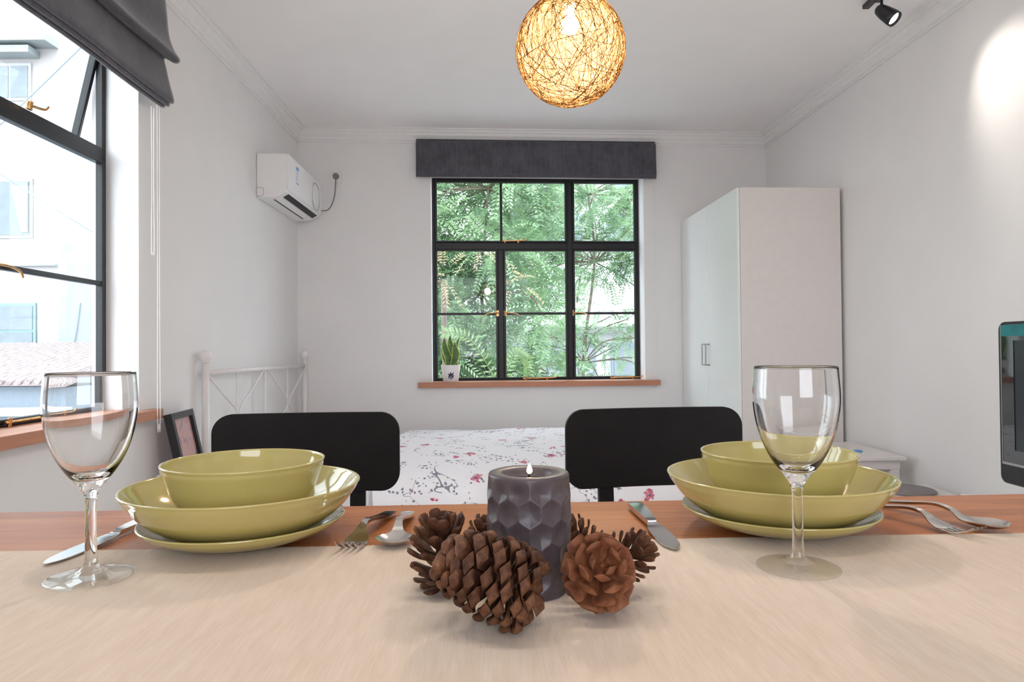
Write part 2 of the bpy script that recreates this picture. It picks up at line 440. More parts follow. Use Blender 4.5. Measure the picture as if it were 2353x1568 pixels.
def window(name, loc, rz, label, awning=0.0, W=1.730, F0=.165, F1=.215):
    root = empty(name, loc, rz); struct(root, label)
    z_ = lambda z: z - WZ0
    g = G()
    g.box(0, .026, F0, F1, 0, WZ1 - WZ0); g.box(W - .026, W, F0, F1, 0, WZ1 - WZ0)
    g.box(0.026, W - .026, F0, F1, 0, .012); g.box(.026, W - .026, F0, F1, z_(2.342), WZ1 - WZ0)
    g.box(1.121, 1.166, F0, F1, .012, z_(2.342))
    g.box(.026, 1.121, F0, F1, z_(1.774), z_(1.832)); g.box(1.166, W - .026, F0, F1, z_(1.774), z_(1.832))
    g.box(.541, .588, F0, F1, .012, z_(1.774))
    g.make('window_frame', m_steel_black, root, bevel=.004)
    def sash(x0, x1, z0, z1, vbar=None, hbar=None, tilt=0, lever=None):
        b = .018; y0, y1 = F0 - .010, F0 + .022
        e = empty('casement', (x0, 0, z1)); e.parent = root
        if tilt:
            e.rotation_euler = (tilt, 0, 0); e.location = (x0, F0 + .02, z1); y0 -= F0 + .02; y1 -= F0 + .02
        X = x1 - x0; Z = z1 - z0
        g = G(); g.box(0, b, y0, y1, -Z, 0); g.box(X - b, X, y0, y1, -Z, 0); g.box(b, X - b, y0, y1, -Z, -Z + b * .8); g.box(b, X - b, y0, y1, -b * .8, 0)
        if vbar: g.box(vbar - x0 - .011, vbar - x0 + .011, y0 + .004, y1 - .004, -Z + b * .8, -b * .8)
        if hbar: g.box(b, X - b, y0 + .004, y1 - .004, hbar - z1 - .010, hbar - z1 + .010)
        g.make('sash_frame', m_steel_black, e, bevel=.003)
        xs = [b, vbar - x0, X - b] if vbar else [b, X - b]
        zs = [-Z + b * .8, hbar - z1, -b * .8] if hbar else [-Z + b * .8, -b * .8]
        ym = (y0 + y1) / 2
        for i in range(len(xs) - 1):
            for j in range(len(zs) - 1):
                G().box(xs[i] + .001, xs[i + 1] - .001, ym - .0015, ym + .0015, zs[j] + .001, zs[j + 1] - .001).make('glass_pane', m_pane, e)
    sash(.026, 1.121, z_(1.832), z_(2.342), vbar=.572)
    sash(1.166, W - .026, z_(1.832), z_(2.342), tilt=awning)
    sash(.026, .541, .012, z_(1.774), hbar=z_(1.242))
    sash(.588, 1.121, .012, z_(1.774), hbar=z_(1.242))
    sash(1.166, W - .026, .012, z_(1.774), hbar=z_(1.242))
    handle_part(root, .535, z_(1.245), -1); handle_part(root, .600, z_(1.245), 1); handle_part(root, 1.172, z_(1.245), 1)
    return root, z_
rB, z_ = window('window_1', back(1.045, 0, WZ0), AB, 'black steel nine pane window in the far wall')
stay_part(rB, .58, .76, z_(1.842)); stay_part(rB, .74, .99, .016, .13); stay_part(rB, 1.46, 1.70, .016, .10)
def sill(parent, y0=-.065, W=1.73):
    return G().box(-.105, W + .105, y0, -.0005, -.043, 0).box(.0005, W - .0005, -.0005, .166, -.043, 0).make('window_sill', m_sill, parent, bevel=.002, label='reddish brown wooden sill')
sill(rB)
LWR = empty('x', (0, 0, 0)); bpy.data.objects.remove(LWR)
pl_ = ML @ Vector((LW0, 0, WZ0))
rL, _ = window('window_2', pl_, AL, 'black steel window in the left wall with its upper sash pushed open', awning=radians(13), W=1.835, F0=.140, F1=.172)
stay_part(rL, 1.30, 1.36, z_(1.838), .118); stay_part(rL, 1.20, 1.50, .016, .12); sill(rL, -.055, 1.835)
g = G()
for root, WW, TK in ((rB, 1.73, .27), (rL, 1.835, .20)):
    # painted reveals lining the opening
    g = G(); g.box(-.001, .003, -.0005, TK, 0, WZ1 - WZ0); g.box(WW - .003, WW + .0005, -.0005, TK, 0, WZ1 - WZ0); g.make('reveal_lining', m_jamb, root)

# ------------------------------------------------------------------ blinds
def blind(name, label, M_loc, rz, length, prof, cordx, cordz, waves=0):
    """prof: (distance into the room, z) along the cloth; a sheet with thickness"""
    e = empty(name, M_loc, rz); tag(e, label, 'blind')
    P = smoothpath([(0, -d, z) for d, z in prof], 5)
    n = 90; th = .004
    g = G(); k = len(P); rows = []
    for i in range(n + 1):
        x = length * i / n; row = []
        for j, p in enumerate(P):
            a = waves * .5 * sin(x * 9 + p.z * 7) + waves * noise.noise(Vector((x * 3.1, p.z * 5, 2.2))) * .9
            sag = waves * .7 * noise.noise(Vector((x * 1.3, 4.4, 1))) * (j / k)
            ends = waves * .8 * (abs(i / n - .5) * 2) ** 20
            row.append(Vector((x, p.y - a * min(1, j / 5), p.z + sag)))
        rows.append(row)
    b = 0
    for row in rows: g.v += [tuple(p) for p in row]
    for i in range(n):
        for j in range(k - 1):
            a = i * k + j; g.f.append((a, a + k, a + k + 1, a + 1))
    o = g.make('fabric', m_blind, e, smooth=True, recalc=False)
    md = o.modifiers.new('thick', 'SOLIDIFY'); md.thickness = th; md.offset = 0
    G().box(0, length, -.045, 0, prof[0][1] - .002, prof[0][1] + .022).make('head_rail', m_blind, e, bevel=.003)
    for (cx, cy, c0, c1) in cordx:
        g = G(); g.tube(smoothpath([(cx, -cy, c0), (cx + .004, -cy, (c0 + c1) / 2), (cx, -cy, c1), (cx + .012, -cy, c1 - .02), (cx + .024, -cy, c1), (cx + .02, -cy, (c0 + c1) / 2), (cx + .022, -cy, c0)]), .0016, 5)
        g.make('pull_cord', m_plastic, e, smooth=True, label='thin white cord loop')
    return e
zb = 2.0
b1 = blind('roman_blind', 'raised charcoal velvet blind above the far window', back(.937, 0, 0), AB, 1.925,
      [(.035, 2.600), (.062, 2.595), (.065, 2.50), (.068, 2.42), (.074, 2.352), (.062, 2.330), (.050, 2.352), (.060, 2.345), (.068, 2.325), (.055, 2.318), (.040, 2.345), (.030, 2.40)], [(1.905, .03, 2.34, .69)], 0, .004)
b1.location.z = 0
pb = ML @ Vector((1.05, 0, 0))
b2 = blind('roman_blind', 'folded charcoal blind hanging at the top of the left window', pb, AL, 1.93,
      [(.03, 2.605), (.085, 2.600), (.098, 2.510), (.112, 2.360), (.135, 2.285), (.160, 2.242), (.140, 2.230), (.092, 2.252), (.100, 2.200), (.118, 2.120), (.134, 2.060), (.120, 2.052), (.088, 2.095), (.096, 2.075), (.116, 2.045), (.104, 2.038), (.074, 2.080), (.082, 2.060), (.095, 2.038), (.080, 2.034), (.055, 2.080), (.045, 2.190)], [(1.915, .07, 2.05, .65), (1.885, .06, 2.02, 1.40)], 0, .006)

# ------------------------------------------------------------------ air conditioner, socket
ey0 = 4.395
ac = empty('air_conditioner', left(ey0, 0, 1.955), AL)
tag(ac, 'white wall mounted air conditioner high in the left corner', 'air conditioner')
# local x = along the wall (depth), -y = into the room
prof = [(0.001, 0), (.10, 0), (.140, .008), (.190, .036), (.198, .050), (.200, .12), (.200, .275), (.196, .287), (0.001, .290)]
L_ = .83
g = G(); g.prism([(-a, b) for a, b in prof], 0, L_, 'x')
sharp(g.make('housing', m_plastic, ac, bevel=.006), 30)
g = G(); Pn = [(.1995, .048), (.206, .052), (.212, .11), (.213, .20), (.207, .284), (.2005, .288), (.199, .25)]
g.prism([(-a, b) for a, b in Pn], .006, L_ - .006, 'x'); sharp(g.make('front_panel', m_plastic, ac, bevel=.002), 30)
# air outlet lying in the slanted underside between (.10,0) and (.20,.06)
def slab(g, a0, b0, a1, b1, x0, x1, out0, out1):
    d = Vector((a1 - a0, b1 - b0)).normalized(); nrm = Vector((d.y, -d.x))
    q = [(a0 + nrm.x * out0, b0 + nrm.y * out0), (a1 + nrm.x * out0, b1 + nrm.y * out0), (a1 + nrm.x * out1, b1 + nrm.y * out1), (a0 + nrm.x * out1, b0 + nrm.y * out1)]
    g.prism([(-a, b) for a, b in q], x0, x1, 'x')
g = G(); slab(g, .152, .0148, .188, .0349, .07, L_ - .05, -.004, .0015); slab(g, .088, 0, .100, 0, .07, L_ - .10, -.003, .0015)
g.make('air_outlet', m_dark, ac, label='black slot of the outlet')
g = G(); slab(g, .104, .001, .150, .0137, .075, L_ - .055, .0015, .006); g.make('louvre_flap', m_plastic, ac, bevel=.001)
g = G(); g.tube([(.0 - .0012, -(.02 + .028 * a), .035 + .028 * b) for a, b in [(-.6, -1), (.5, -1), (.85, -.8), (1, -.4), (1, .4), (.85, .8), (.5, 1), (-.6, 1)]], .0011, 6)
g.make('pipe_knockout', m_grey, ac, label='thin rounded outline on the side panel')
g = G(); g.tube([(x, -.2120, z) for x, z in rrect(.20, .20, .085, 8, L_ - .17, .150)], .0018, 6, closed=True); g.make('panel_groove', m_grey, ac, label='thin rounded groove on the front panel'); g = G(); g.prism(rrect(.15, .16, .065, 8, L_ - .19, .155), -.2155, -.2085, 'y'); g.make('display_window', m_plastic, ac, bevel=.002, label='glossy rounded display window')
m_blue = plain('blue_print', (.13, .32, .62), .5); m_pale = plain('pale_sticker', (.72, .76, .82), .45); m_redp = plain('faded_red_print', (.62, .35, .36), .5)
st = G().box(.155, .215, -.2140, -.2125, .125, .245).make('energy_sticker', m_pale, ac, label='pale energy label with blue bands')
G().box(.157, .213, -.2146, -.2139, .222, .243).make('blue_band', m_blue, st); G().box(.157, .213, -.2146, -.2139, .127, .134).make('blue_band', m_blue, st)
gg = G()
for k in range(4): gg.box(.162, .190 + .006 * (k % 2), -.2145, -.2139, .207 - .016 * k, .211 - .016 * k)
gg.make('printed_lines', m_redp, st)

so = empty('wall_socket', back(.305, 0, 2.315), AB); tag(so, 'white wall socket high beside the far left corner', 'socket')
sharp(G().prism(rrect(.09, .09, .008, 4), -.010, -.0005, 'y').make('face_plate', m_wall, so, bevel=.002), 40)
pg = empty('power_plug', back(.305, -.0105, 2.325), AB); tag(pg, 'round grey plug with its cable leading to the air conditioner', 'plug')
g = G(); g.tube([(0, 0, 0), (0, -.018, 0), (0, -.030, 0)], [.024, .024, .018], 20); sharp(g.make('plug_body', m_grey, pg), 40)
a0 = back(.305, -.0105, 2.325); RI = RZ.inverted()
tgt = left(5.238, -.19, 2.04)
rel = RI @ (tgt - a0)
g = G(); g.tube(smoothpath([(0, -.02, -.018), (0.0, -.025, -.07), (-.012, -.03, -.18), (-.05, -.05, -.27), (rel.x + .01, rel.y, rel.z)], 8), .0045, 8)
g.make('cable', m_grey, pg, smooth=True)

# ------------------------------------------------------------------ pendant lamp
pe = empty('pendant_lamp', PENDANT); tag(pe, 'round woven fibre pendant lamp glowing warm yellow below the ceiling', 'lamp')
R_ = .1485
def ballprof(R, n=40, top=.030, bot=.010):
    a0 = math.asin(top / R); a1 = pi - math.asin(bot / R)
    return [(R * sin(a0 + (a1 - a0) * i / n), R * cos(a0 + (a1 - a0) * i / n)) for i in range(n + 1)]
G().lathe(ballprof(R_ * .985), 72).make('lamp_shade', m_shell, pe, smooth=True)
rnd = random.Random(5); g = G()
for k in range(430):
    ax = Vector((rnd.gauss(0, 1), rnd.gauss(0, 1), rnd.gauss(0, .55))).normalized()
    off = rnd.uniform(-.75, .75); R2 = R_ * rnd.uniform(.992, 1.006)
    a = ax.orthogonal().normalized(); b = ax.cross(a); rad = math.sqrt(max(.01, 1 - off * off)); s_ = rnd.uniform(0, 6.28); ln = rnd.uniform(2, 6); n = int(ln * 9)
    wob = rnd.uniform(0, 6)
    pts = []
    for i in range(n + 1):
        th = s_ + ln * i / n
        q = (ax * (off + .03 * sin(th * 3 + wob)) + (a * cos(th) + b * sin(th)) * rad).normalized() * R2
        if q.z > .975 * R_: q.z = .975 * R_
        pts.append(q)
    g.tube(pts, rnd.choice([.0004, .0004, .0005, .0008]), 3)
fw = g.make('fibre_winding', m_fibre, pe, recalc=False, label='criss cross of thin golden fibres')
m_bulb = emit('lit_bulb', (1.0, .84, .62), 30.0)
G().lathe([(0, -.024), (.011, -.022), (.018, -.015), (.0225, -.004), (.022, .006), (.017, .017), (.012, .026), (.0115, .04), (0, .04)], 24, (0, 0, .068)).make('bulb', m_bulb, pe, smooth=True, label='bright glowing bulb')
G().lathe([(0, .04), (.0150, .04), (.0165, .048), (.0165, .072), (.008, .078), (0, .078)], 20, (0, 0, .070)).make('bulb_holder', m_plastic, pe, smooth=True)
H = CEIL - PENDANT.z
G().tube([(0, 0, .147), (0, 0, H - .02)], .003, 8).make('cord', m_plastic, pe)
G().lathe([(0, H - .035), (.02, H - .034), (.05, H - .012), (.052, H - .001), (0, H - .001)], 32).make('ceiling_rose', m_plastic, pe, smooth=True)
ld = bpy.data.lights.new('pendant_glow', 'POINT'); ld.energy = PENDANT_W; ld.color = (1.0, .87, .72); ld.shadow_soft_size = .045
lo = bpy.data.objects.new('pendant_glow', ld); COL.objects.link(lo); lo.parent = pe; lo.location = (0, 0, .0)

# ------------------------------------------------------------------ track spotlights
tr_y0, tr_y1 = -1.4, 3.45
trk = empty('spotlight_track', (1.835, 1.0, CEIL)); tag(trk, 'slim black ceiling track that carries the spotlights', 'track')
G().box(-.016, .016, tr_y0 - 1, tr_y1 - 1, -.02, -.0005).make('rail', m_blackplastic, trk)
m_lens = emit('lit_spot_lens', (1.0, .95, .88), 14.0)
def spotlight(loc, aim, label, power, grp='spotlights on the ceiling track'):
    e = empty('spotlight', loc); tag(e, label, 'spotlight', grp)
    g = G(); g.box(-.014, .014, -.045, .045, -.022, -.0005); g.make('track_adapter', m_blackplastic, e, bevel=.002)
    d = (Vector(aim) - Vector(loc)).normalized()
    piv = Vector((0, 0, -.085)); g = G(); g.tube([(0, 0, -.02), (0, 0, -.05), piv], [.007, .007, .009], 10); g.make('arm', m_blackplastic, e, smooth=True)
    q = d.to_track_quat('Z', 'Y').to_matrix().to_4x4(); MM = Matrix.Translation(piv) @ q
    g = G(); g.lathe([(0, -.028), (.018, -.027), (.027, -.015), (.033, .02), (.037, .06), (.037, .088), (.034, .088), (.031, .074), (0, .074)], 32)
    g.v = [tuple(MM @ Vector(p)) for p in g.v]; g.make('lamp_head', m_blackplastic, e, smooth=True)
    g = G(); g.lathe([(0, .0765), (.028, .0765), (.028, .0750), (0, .0750)], 24); g.v = [tuple(MM @ Vector(p)) for p in g.v]; g.make('lens', m_lens, e, label='glowing round lens')
    L = bpy.data.lights.new('spot_beam', 'SPOT'); L.energy = power; L.spot_size = radians(72); L.spot_blend = 1.0; L.color = (1, .93, .84); L.shadow_soft_size = .03
    o = bpy.data.objects.new('spot_beam', L); COL.objects.link(o); o.parent = e
    o.matrix_local = Matrix.Translation(piv + d * .085) @ d.to_track_quat('-Z', 'Y').to_matrix().to_4x4()
    return e
spotlight((1.835, 3.30, CEIL - .02), (2.24, 2.84, 2.02), 'black spotlight on the ceiling track pointed at the right wall', TRACK_W)
spotlight((1.835, 1.40, CEIL - .02), (2.30, 1.0, 2.1), 'unseen black spotlight added on the nearer stretch of the ceiling track, above the television', TRACK_W)  # this head and the next two: out of view, added for bounce light
spotlight((1.835, -.20, CEIL - .02), (2.3, -.6, 2.0), 'unseen black spotlight added to the ceiling track behind the viewer, facing the right wall', TRACK_W)
spotlight((1.835, -1.10, CEIL - .02), (0.6, -2.1, 2.2), 'unseen black spotlight added at the rear end of the ceiling track facing the rear wall', TRACK_W * 2)

bar_ = empty('spotlight_track', (0.05, .42, CEIL)); tag(bar_, 'short black ceiling rail with four spotlights above the dining table', 'track')
G().box(-.62, .62, -.016, .016, -.02, -.0005).make('rail', m_blackplastic, bar_)
for (x_, nm_) in ((-.50, 'leftmost'), (-.13, 'second from the left'), (.23, 'third from the left'), (.60, 'rightmost')):
    spotlight((x_, .42, CEIL - .02), (x_ * .9, .46, .74), 'black spotlight over the dining table, %s on its short rail' % nm_, TABLE_W, 'spotlights over the dining table')

# ------------------------------------------------------------------ wardrobe
wa = empty('wardrobe', (1.459, 4.340, 0), radians(3.2)); tag(wa, 'tall white two door wardrobe in the far right corner', 'wardrobe')
WD, WL, WH = .685, 1.165, 1.980
g = G(); g.box(0.019, WD, 0, WL, 0, WH); g.make('body', m_white, wa, bevel=.002)
for i in (0, 1):
    y0 = .004 + i * (WL / 2 - .002); y1 = y0 + WL / 2 - .006
    d = G().box(0, .0175, y0, y1, .05, WH - .003).make('door', m_door, wa, bevel=.0015)
    hy = (y1 - .035) if i == 0 else (y0 + .035)
    g = G(); g.tube([(0, hy, .82), (-.030, hy, .82), (-.030, hy, .97), (0, hy, .97)], .006, 8); g.make('handle', plain('brushed_handle', (.35, .34, .33), .35, 1.0), d, label='square steel bow handle')

# ------------------------------------------------------------------ low white tables on the right
bt = empty('bedside_table', (1.86, 3.94, 0), 0); tag(bt, 'low white square side table by the wardrobe against the right wall', 'table')
RW = radians(-2.6 + 2.6)
G().box(-.26, .262, -.30, .30, .325, .347).make('table_top', m_white, bt, bevel=.004)
G().box(-.235, .238, -.275, .275, .275, .325).make('apron', m_white, bt, bevel=.002)
for sx in (-.235, .19):
    for sy in (-.275, .23): G().box(sx, sx + .045, sy, sy + .045, 0, .275).make('leg', m_white, bt, bevel=.003)
bl = empty('blue_trinket', (1.955, 3.83, .347)); tag(bl, 'tiny blue object lying on the low white side table', 'ornament')
G().lathe([(0, 0), (.022, 0), (.026, .004), (.016, .010), (0, .012)], 16).make('trinket_body', m_blue, bl, smooth=True)
bx = empty('storage_stool', (1.93, 3.33, 0)); tag(bx, 'low white box beside the right wall with a round grey disc on top', 'box')
G().box(-.22, .21, -.16, .18, 0, .205).make('box_body', m_white, bx, bevel=.006)
G().box(-.225, .215, -.165, .185, .205, .222).make('lid', m_white, bx, bevel=.003)
G().lathe([(0, .222), (.13, .222), (.135, .228), (.125, .236), (0, .236)], 40, (.02, .03, 0)).make('disc', m_grey, bx, smooth=True, label='grey round disc')

# ------------------------------------------------------------------ television on a bench
tvb = empty('tv_bench', (1.95, 1.95, 0)); tag(tvb, 'low white bench under the television by the right wall', 'bench')
G().box(-.30, .24, -.75, .55, .06, .395).make('cabinet_body', m_white, tvb, bevel=.004)
for k in range(2): G().box(-.317, -.300, -.745 + .65 * k, -.105 + .65 * k, .07, .39).make('drawer', m_door, tvb, bevel=.002)
for sy in (-.6, .4): G().box(-.25, .2, sy, sy + .06, 0, .06).make('plinth_foot', m_white, tvb)
tv = empty('television', (1.703, 1.92, .395)); tag(tv, 'black flat screen television at the right edge with teal reflections on its bezel', 'television')
TZ0, TZ1 = .070, .628; TL0, TL1 = -.60, .445    # along y; far edge at y=+.445
g = G(); Pf = rrect(TL1 - TL0, TZ1 - TZ0, .028, 6, (TL0 + TL1) / 2, (TZ0 + TZ1) / 2)
g.prism(Pf, 0, .05, 'x'); sharp(g.make('casing', m_blackplastic, tv, bevel=.005), 40)
t = NT('glossy_black_bezel'); t.pbr((.006, .012, .014), .04, 0, None, .9, **{'Coat Weight': 1.0}); m_bez = t.m
bz = G(); i0, i1, j0, j1 = TL0 + .02, TL1 - .022, TZ0 + .075, TZ1 - .010
bz.box(-.004, 0, i0, i0 + .05, j0, j1); bz.box(-.004, 0, i1 - .055, i1, j0, j1); bz.box(-.004, 0, i0 + .05, i1 - .055, j0, j0 + .045); bz.box(-.004, 0, i0 + .05, i1 - .055, j1 - .055, j1)
bz.make('bezel', m_bez, tv, label='glossy black bezel')
t = NT('dark_screen'); t.pbr((.02, .028, .032), .18, 0, None, .5); m_scr = t.m
G().box(-.0015, -.0001, i0 + .05, i1 - .055, j0 + .045, j1 - .055).make('screen', m_scr, tv)
G().box(-.0055, -.001, i0, i1, j0 - .008, j0).box(-.0055, -.001, i1, i1 + .003, j0 - .008, j1).make('trim_line', plain('silver_trim', (.45, .44, .42), .3, .8), tv, label='thin silver line')
g = G(); g.box(.01, .04, -.16, .02, .01, .10); g.box(-.10, .14, -.28, .14, 0.0005, .012); g.make('stand', m_blackplastic, tv, bevel=.004)
m_teal = plain('teal_reflection', (.0, .17, .19), .12, var=.3, scale=12)
G().box(-.0048, -.0041, i0, i1, j1 - .040, j1 - .001).make('reflection_strip', m_teal, tv, label='teal reflection painted along the top edge')  # teal reflection painted as a strip over the bezel

# ------------------------------------------------------------------ bed
BX, BY0, BY1 = -1.60, 3.52, 5.20
bed = empty('bed', (BX, (BY0 + BY1) / 2, 0)); tag(bed, 'white metal bed with lattice headboard on the left wall', 'bed')
cy = (BY0 + BY1) / 2
for yy in (BY0 - cy, BY1 - cy):
    p_ = G().tube([(0, yy, 0), (0, yy, .885)], .019, 16).make('bed_post', m_metalwhite, bed, smooth=True)
    G().lathe([(0, .955), (.016, .951), (.027, .940), (.033, .922), (.031, .906), (.022, .892), (.019, .884), (0, .884)], 24, (0, yy, 0)).make('ball_finial', m_metalwhite, p_, smooth=True)
g = G(); g.tube([(0, BY0 - cy, .835), (0, BY1 - cy, .835)], .014, 12); g.tube([(0, BY0 - cy, .30), (0, BY1 - cy, .30)], .012, 12); g.make('head_rail', m_metalwhite, bed, smooth=True)
for yy, r in ((-.44, .006), (0, .011), (.44, .006)):
    G().tube([(0, yy, .30), (0, yy, .835)], r, 8).make('upright', m_metalwhite, bed, smooth=True)
for c0 in (-.44, .44):
    for sg in (-1, 1):
        g = G()
        g.tube(smoothpath([(.008, c0 + sg * .39, .82), (.008, c0 + sg * .20, .71), (.008, c0 + sg * .045, .625), (.008, c0 + sg * .018, .585), (.008, c0 + sg * .045, .545), (.008, c0 + sg * .20, .46), (.008, c0 + sg * .39, .33)]), .006, 8)
        g.make('lattice_rod', m_metalwhite, bed, smooth=True)
G().box(.05, 2.44, BY0 - cy + .15, BY1 - cy - .06, .06, .270).make('mattress', m_cotton, bed, bevel=.04, seg=4)
g = G()
def skirt(u, v):
    x = .06 + 2.36 * u; y = BY0 - cy + .10 + .006 * sin(x * 90) ; return (x, y, .02 + .20 * v)
g.grid(500, 4, skirt); o = g.make('bed_skirt', m_cotton, bed, smooth=True, recalc=False); md = o.modifiers.new('t', 'SOLIDIFY'); md.thickness = .003
for px_ in (.03, 2.50):
    for py_ in (-.78, .76): G().box(px_, px_ + .04, py_, py_ + .04, 0, .06).make('leg', m_metalwhite, bed)
# duvet
DX0, DX1 = -.86, .98
path = [(5.245, .10), (5.235, .24), (5.205, .315), (5.12, .345), (4.9, .350), (4.6, .352), (4.3, .350), (4.1, .345), (3.92, .330), (3.74, .300), (3.62, .255), (3.548, .185), (3.525, .11), (3.515, .045)]
PP = smoothpath([(0, a, b) for a, b in path], 10); nP = len(PP)
cum = [0]
for i in range(1, nP): cum.append(cum[-1] + (PP[i] - PP[i - 1]).length)
nx = 150; g = G(); uvs = []
for i in range(nx + 1):
    u = i / nx; x = DX0 + (DX1 - DX0) * u
    for j, p in enumerate(PP):
        nz = noise.noise(Vector((x * 2.2, cum[j] * 2.2, 3.3))) * .018 + noise.noise(Vector((x * 6, cum[j] * 3, 8.3))) * .006
        fold = .012 * sin(x * 11 + noise.noise(Vector((x, 0, 0))) * 4) * max(0, min(1, (cum[j] - 1.55) / .3))
        edge = -.055 * max(0, 1 - u / .05) ** 2 - .05 * max(0, 1 - (1 - u) / .05) ** 2
        left_drift = .13 * max(0, (cum[j] - .9)) / 1.1 * (1 - u)
        z = max(.012, p.z + nz * (1 if .2 < p.z else .3) + (edge if p.z > .26 else 0))
        y = p.y - (fold if p.y < 4 else 0)
        g.v.append((x + left_drift, min(y, 5.25), z)); uvs.append((x + left_drift, cum[j]))
for i in range(nx):
    for j in range(nP - 1):
        a = i * nP + j; g.f.append((a, a + nP, a + nP + 1, a + 1))
dv = g.make('duvet', m_floral, smooth=True, recalc=False)
uvl = dv.data.uv_layers.new(name='UVMap')
for lp in dv.data.loops: uvl.data[lp.index].uv = uvs[lp.vertex_index]
md = dv.modifiers.new('t', 'SOLIDIFY'); md.thickness = .02; md.offset = 1
tag(dv, 'white duvet printed with small red flowers and grey vines on the bed', 'duvet')

# ------------------------------------------------------------------ nightstand and picture frame
ns = empty('nightstand', (-1.38, 3.235, 0)); tag(ns, 'white nightstand under the black picture frame by the left wall', 'nightstand')
G().box(-.21, .16, -.21, .21, .02, .375).make('cabinet_body', m_white, ns, bevel=.004)
G().box(-.215, .165, -.215, .215, .375, .395).make('table_top', m_white, ns, bevel=.004)
G().box(.16, .175, -.20, .20, .22, .365).make('drawer', m_door, ns, bevel=.002)
pf = empty('picture_frame', (-1.505, 3.20, .4035)); tag(pf, 'black box frame with an orange toned drawing standing left of the headboard', 'picture')
MF = Matrix.Rotation(radians(8.0), 4, 'Z') @ Matrix.Rotation(radians(-12), 4, 'Y')
FW, FH, FT, FD = .30, .268, .030, .035      # y from -FW/2.., z, border, depth along -x
g = G()
g.box(-FD, 0, -FW / 2, -FW / 2 + FT, .0, FH, M=MF); g.box(-FD, 0, FW / 2 - FT, FW / 2, .0, FH, M=MF)
g.box(-FD, 0, -FW / 2 + FT, FW / 2 - FT, .0, FT, M=MF); g.box(-FD, 0, -FW / 2 + FT, FW / 2 - FT, FH - FT, FH, M=MF)
g.make('frame_moulding', m_blackplastic, pf, bevel=.001)
t = NT('orange_print'); v = t.coords((1, 1, 1)); f = t.noise(v, 16, 4, .6, 1.0); f2 = t.noise(v, 5, 2)
cA = t.ramp(f2, [(.3, (.58, .30, .22)), (.7, (.50, .34, .38))]); cB = t.mix(t.ramp(f, [(.52, 0.0), (.62, .7)]), cA, (.20, .17, .27))
t.pbr(cB, .4); G().box(-.020, -.016, -FW / 2 + FT, FW / 2 - FT, FT, FH - FT, M=MF).make('print', t.m, pf, label='orange print with a blue grey drawing')

# ------------------------------------------------------------------ chairs
def chair(loc, rz, label, tops=.812):
    e = empty('dining_chair', loc, rz); tag(e, label, 'chair', 'black chairs across the table')
    # local: back plate near y=0, seat extends to -y (towards the table)
    g = G(); W_, H_ = .382, .165; n = 40; th = .012
    poly = rrect(W_, H_, .040, 10, 0, tops - H_ / 2)
    def bend(x): return .018 * (1 - (x / (W_ / 2)) ** 2)
    front = [(x, bend(x), z) for x, z in poly]; rear = [(x, bend(x) + th, z) for x, z in poly]
    # subdivided plate: strips across
    import bmesh
    xs = [(-W_ / 2 + W_ * i / n) for i in range(n + 1)]; r = .040
    def half(x):
        d = W_ / 2 - abs(x)
        return H_ / 2 - (r - math.sqrt(max(0, r * r - (r - d) ** 2)) if d < r else 0)
    rings = []
    import bisect
    xs = sorted(set([round(v_, 5) for v_ in xs] + [round(s * (W_ / 2 - r + r * sin(radians(a))), 5) for s in (-1, 1) for a in range(0, 91, 9)]))
    for x in xs:
        h = max(half(x), .0005); c = tops - H_ / 2; y = bend(x)
        rings.append([(x, y, c - h), (x, y, c + h), (x, y + th, c + h), (x, y + th, c - h)])
    g.loft(rings); sharp(g.make('backrest', m_black, e, bevel=.002), 35)
    for sx in (-1, 1):
        X = sx * .101
        g = G()
        pth = [(X, .045, 0), (X, .035, .22), (X, .022, .44), (X, .026, .60), (X, .030, .66), (X, .030, .78)]
        rings = [[(x - .016, y - .008, z), (x + .016, y - .008, z), (x + .016, y + .008, z), (x - .016, y + .008, z)] for x, y, z in smoothpath(pth, 4)]
        g.loft(rings); sharp(g.make('leg', m_black, e, bevel=.002, label='rear leg that rises to carry the backrest'), 40)
        g = G(); rings = [[(sx * .155 + sx * .02 * (1 - k / 6) - .015, -.33 - .02 * (1 - k / 6) - .015, .43 * k / 6), (sx * .155 + sx * .02 * (1 - k / 6) + .015, -.33 - .02 * (1 - k / 6) - .015, .43 * k / 6),
                      (sx * .155 + sx * .02 * (1 - k / 6) + .015, -.33 - .02 * (1 - k / 6) + .015, .43 * k / 6), (sx * .155 + sx * .02 * (1 - k / 6) - .015, -.33 - .02 * (1 - k / 6) + .015, .43 * k / 6)] for k in range(7)]
        g.loft(rings); g.make('leg', m_black, e, bevel=.002)
    g = G(); g.prism(rrect(.39, .37, .05, 6, 0, -.175), .432, .450, 'z'); sharp(g.make('seat', m_black, e, bevel=.004), 40)
    G().box(-.14, .14, -.34, -.32, .385, .432).box(-.14, .14, .0, .018, .385, .432).box(-.16, -.145, -.33, .01, .385, .432).box(.145, .16, -.33, .01, .385, .432).make('seat_frame', m_black, e, bevel=.002)
    return e
chair((-.428, 1.40, 0), radians(4.5), 'black rounded back chair at the left place setting')
chair((.299, 1.415, 0), radians(7), 'black rounded back chair at the right place setting', .815)

